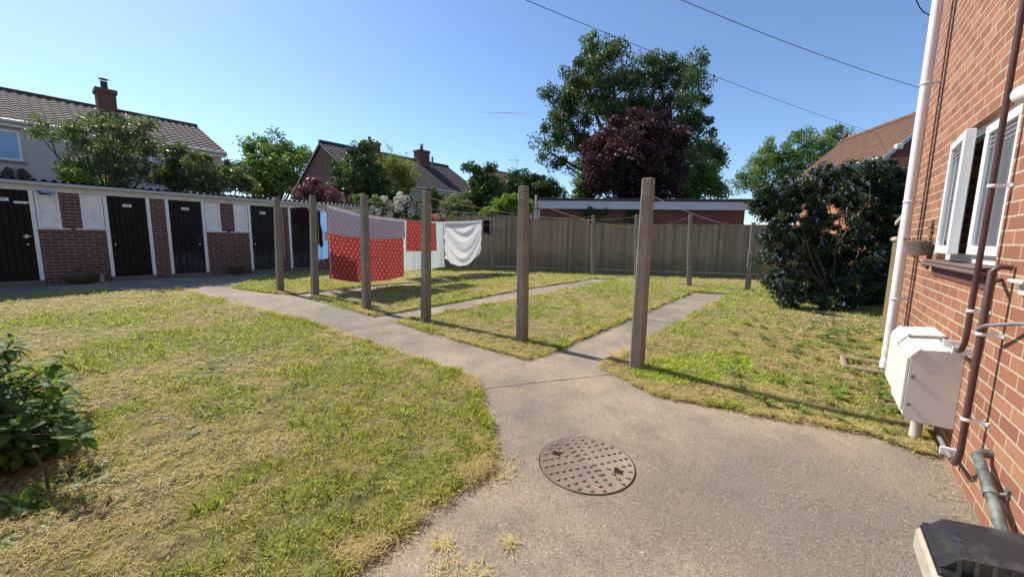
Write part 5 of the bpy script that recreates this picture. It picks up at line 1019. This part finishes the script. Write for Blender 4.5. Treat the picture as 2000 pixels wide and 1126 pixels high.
o = m.build('moulded_lid', M['dark_plastic'], cv2); md = o.modifiers.new('bevel', 'BEVEL'); md.width = .006; md.segments = 3; md.limit_method = 'ANGLE'
m = MB(); m.box(-.005, .345, .0, .292, -.002, .006, c=.002); m.box(-.004, .03, .0, .288, .0065, .02, c=.003); m.build('rim', M['dark_plastic'], cv2)
for i in range(5): y = .05+.045*i; zt_ = .125-(y/.22)*.037-.006; m = MB(); m.prism([(.0, .02), (.031, .02), (.031, zt_), (.022, zt_)], 1, y, y+.009); m.build('rib', M['dark_plastic'], cv2)
for i in range(7): x_ = .05+.027*i; m = MB(); m.lathe([(0, .0), (.0055, .0)], 8); h_ = m.build('drain_hole', M['lid_gap'], cv2, (x_, .205, .0930)); h_.rotation_euler = (-math.atan2(.037, .2), 0, 0)

# ================================================================== HYDRANGEA, LEFT FOREGROUND
hy = thing('hydrangea', 'large leaved green bush in the near left corner of the lawn', 'bush', (-2.75, 1.85, .03))
rg = np.random.default_rng(5); V = []; Fs = []; T = []; tips_h = []
def big_leaf(c, d, nrm, L, w, tint, curl=.18):
    d = d/np.linalg.norm(d); b = np.cross(nrm, d); b /= np.linalg.norm(b)+1e-9; n = np.cross(d, b); k = 6; base = len(V)
    for i in range(k+1):
        t = i/k; ww = w*.5*(math.sin(math.pi*min(1, t**.8))**.8 if 0 < t < 1 else 0.02)
        m_ = c+d*L*t-n*curl*L*t*t; V.append(m_); V.append(m_+b*ww+n*ww*.35); V.append(m_-b*ww+n*ww*.35); T.extend([tint+.05, tint, tint])
    for i in range(k):
        a = base+i*3; Fs.append((a, a+1, a+4, a+3)); Fs.append((a, a+3, a+5, a+2))
sb = MB(); ctr = np.array([-3.36, 2.02, .0])
ends = []
for i in range(760):
    dr = unit(rg, 1)[0]; dr[2] = abs(dr[2])*.9+.05 if rg.random() < .72 else dr[2]*.4; rad = np.array([.60, .62, .82])*rg.uniform(.6, 1.02)*(1+.25*(rg.random()<.08)); e = ctr+np.array([0, 0, .05])+dr*rad
    if e[2] < .08: e[2] = rg.uniform(.08, .3)
    ends.append((e, dr))
for px, py, Y in ((158, 842, 1.92), (110, 735, 2.1), (105, 800, 2.05), (120, 770, 2.1), (70, 1000, 1.75), (40, 975, 1.75)): P = at(px, py, Y); ends.append((P, (P-ctr)/np.linalg.norm(P-ctr)))
for e, dr in ends:
    s0 = ctr+np.array([rg.uniform(-.15, .15), rg.uniform(-.15, .15), .03]); mid_ = s0+(e-s0)*.55+np.array([0, 0, .08]); sb.tube([tuple(q-np.array(hy.location)) for q in (s0, mid_, e)], [.006, .004, .0025], 5, cap=False)
    g_up = dr*.6+np.array([0, 0, .75]); g_up /= np.linalg.norm(g_up); a0_ = rg.uniform(0, 6.28); x_ = np.cross(g_up, [0, 0, 1.]); x_ = x_/np.linalg.norm(x_) if np.linalg.norm(x_) > 1e-3 else np.array([1., 0, 0]); y_ = np.cross(g_up, x_)
    for r_i, (cnt, L0, el) in enumerate([(2, .045, 1.0), (4, .07, .45), (4, .088, -.05)]):
        for k in range(cnt):
            a = a0_+k*2*math.pi/cnt+r_i*.8+rg.uniform(-.25, .25); hd = x_*math.cos(a)+y_*math.sin(a); d_ = hd*math.cos(el)+g_up*math.sin(el)+rg.normal(0, .15, 3); d_ /= np.linalg.norm(d_)
            nr = g_up*math.cos(el)-hd*math.sin(el); p0 = e-g_up*.025*r_i+d_*.012
            L = L0*rg.uniform(.7, 1.2); big_leaf(p0, d_, nr, L, L*rg.uniform(.5, .62), float(np.clip(rg.normal(.5-.1*r_i, .18), 0, 1)), rg.uniform(.1, .45))
Vn = np.array(V)-np.array(hy.location); k_ = Vn[:, 2] < .01; Vn[k_, 2] = .01
fastmesh('foliage', Vn, Fs, M['f_hydr'], hy, T, smooth=True); sb.build('stem', M['bare_twig'], hy)
m = MB(); P = at(95, 960, 1.93)-np.array(hy.location); m.tube([(P[0], P[1], -.02), (P[0], P[1], .12), (P[0]-.05, P[1], .22)], [.008, .007, .006], 8); m.build('cut_stem', M['bare_twig'], hy)
# low weeds and daisies on the right hand lawn
V = []; Fs = []; T = []; rg = np.random.default_rng(9)
cand = [(rg.uniform(1.5, 5.8), rg.uniform(2.6, 7.0)) for _ in range(900)]
wp = []
for x, y in cand:
    s_ = x*DX[0]+y*DX[1]; o_ = .80-(x*NX[0]+y*NX[1])
    if .02 < o_ < 1.7 and 3.7 < s_ < 8 and (x > 2.2 or y < 3.4) and rg.random() < .55*(1-o_/2.2): wp.append((x, y))
NB = len(wp)
for x, y in rg.uniform([-7, 1.4], [5.5, 9], (9000, 2)):
    if len(wp) >= 900: break
    if fbm(x*1.3, y*1.3, 91, 3) > .60 and (poly_points_in(np.array([[x, y]]), lawnA)[0] or poly_points_in(np.array([[x, y]]), lawnB)[0]): wp.append((x, y))
for i_, (x, y) in enumerate(wp):
    nl = rg.integers(4, 8); a0_ = rg.uniform(0, 6.28)
    for k in range(nl):
        a = a0_+k*6.28/nl; el = rg.uniform(.1, .7); d_ = np.array([math.cos(a)*math.cos(el), math.sin(a)*math.cos(el), math.sin(el)]); L = rg.uniform(.04, .11) if i_ < NB else rg.uniform(.018, .045); big_leaf(np.array([x, y, float(gz(y))+(.045 if i_ < NB else .035)]), d_, np.array([0, 0, 1.]), L, L*.34, rg.uniform(0, 1), .3)
tag(fastmesh('weeds', V, Fs, M['f_weed'], None, T, smooth=True), 'broad leaved weeds in the lawn along the wall and bush', 'weeds', kind='stuff')
V = []; Fs = []
for k in range(46):
    P = at(rg.uniform(1545, 1720), 0, 1)*0; px = rg.uniform(1540, 1725); py = rg.uniform(606, 650); d = ray(px, py); t = (.20-CAMZ)/d[2]; c = CAM+d*t; c[2] = float(gz(c[1]))+.07
    b = len(V); V += [c+np.array([.014*math.cos(q), .014*math.sin(q), .002*math.cos(2*q)]) for q in np.linspace(0, 6.28, 7)[:-1]]; Fs.append(tuple(range(b, b+6)))
tag(fastmesh('daisies', V, Fs, M['daisy'], None), 'tiny white daisies in the grass before the flowering bush', 'daisies', kind='stuff')
# vapour trail and far air
m = MB(); a = at(938, 219, 3000); b = at(1042, 221.5, 3000); m.tube([a, a+(b-a)*.5, b], [1.5, 3.2, 2.0], 6); tag(m.build('vapour_trail', m_plain('vapour', (.9, .92, .95), 1., .02, .01, 0), None), 'thin white vapour trail left of the tall tree', 'cloud', kind='stuff')
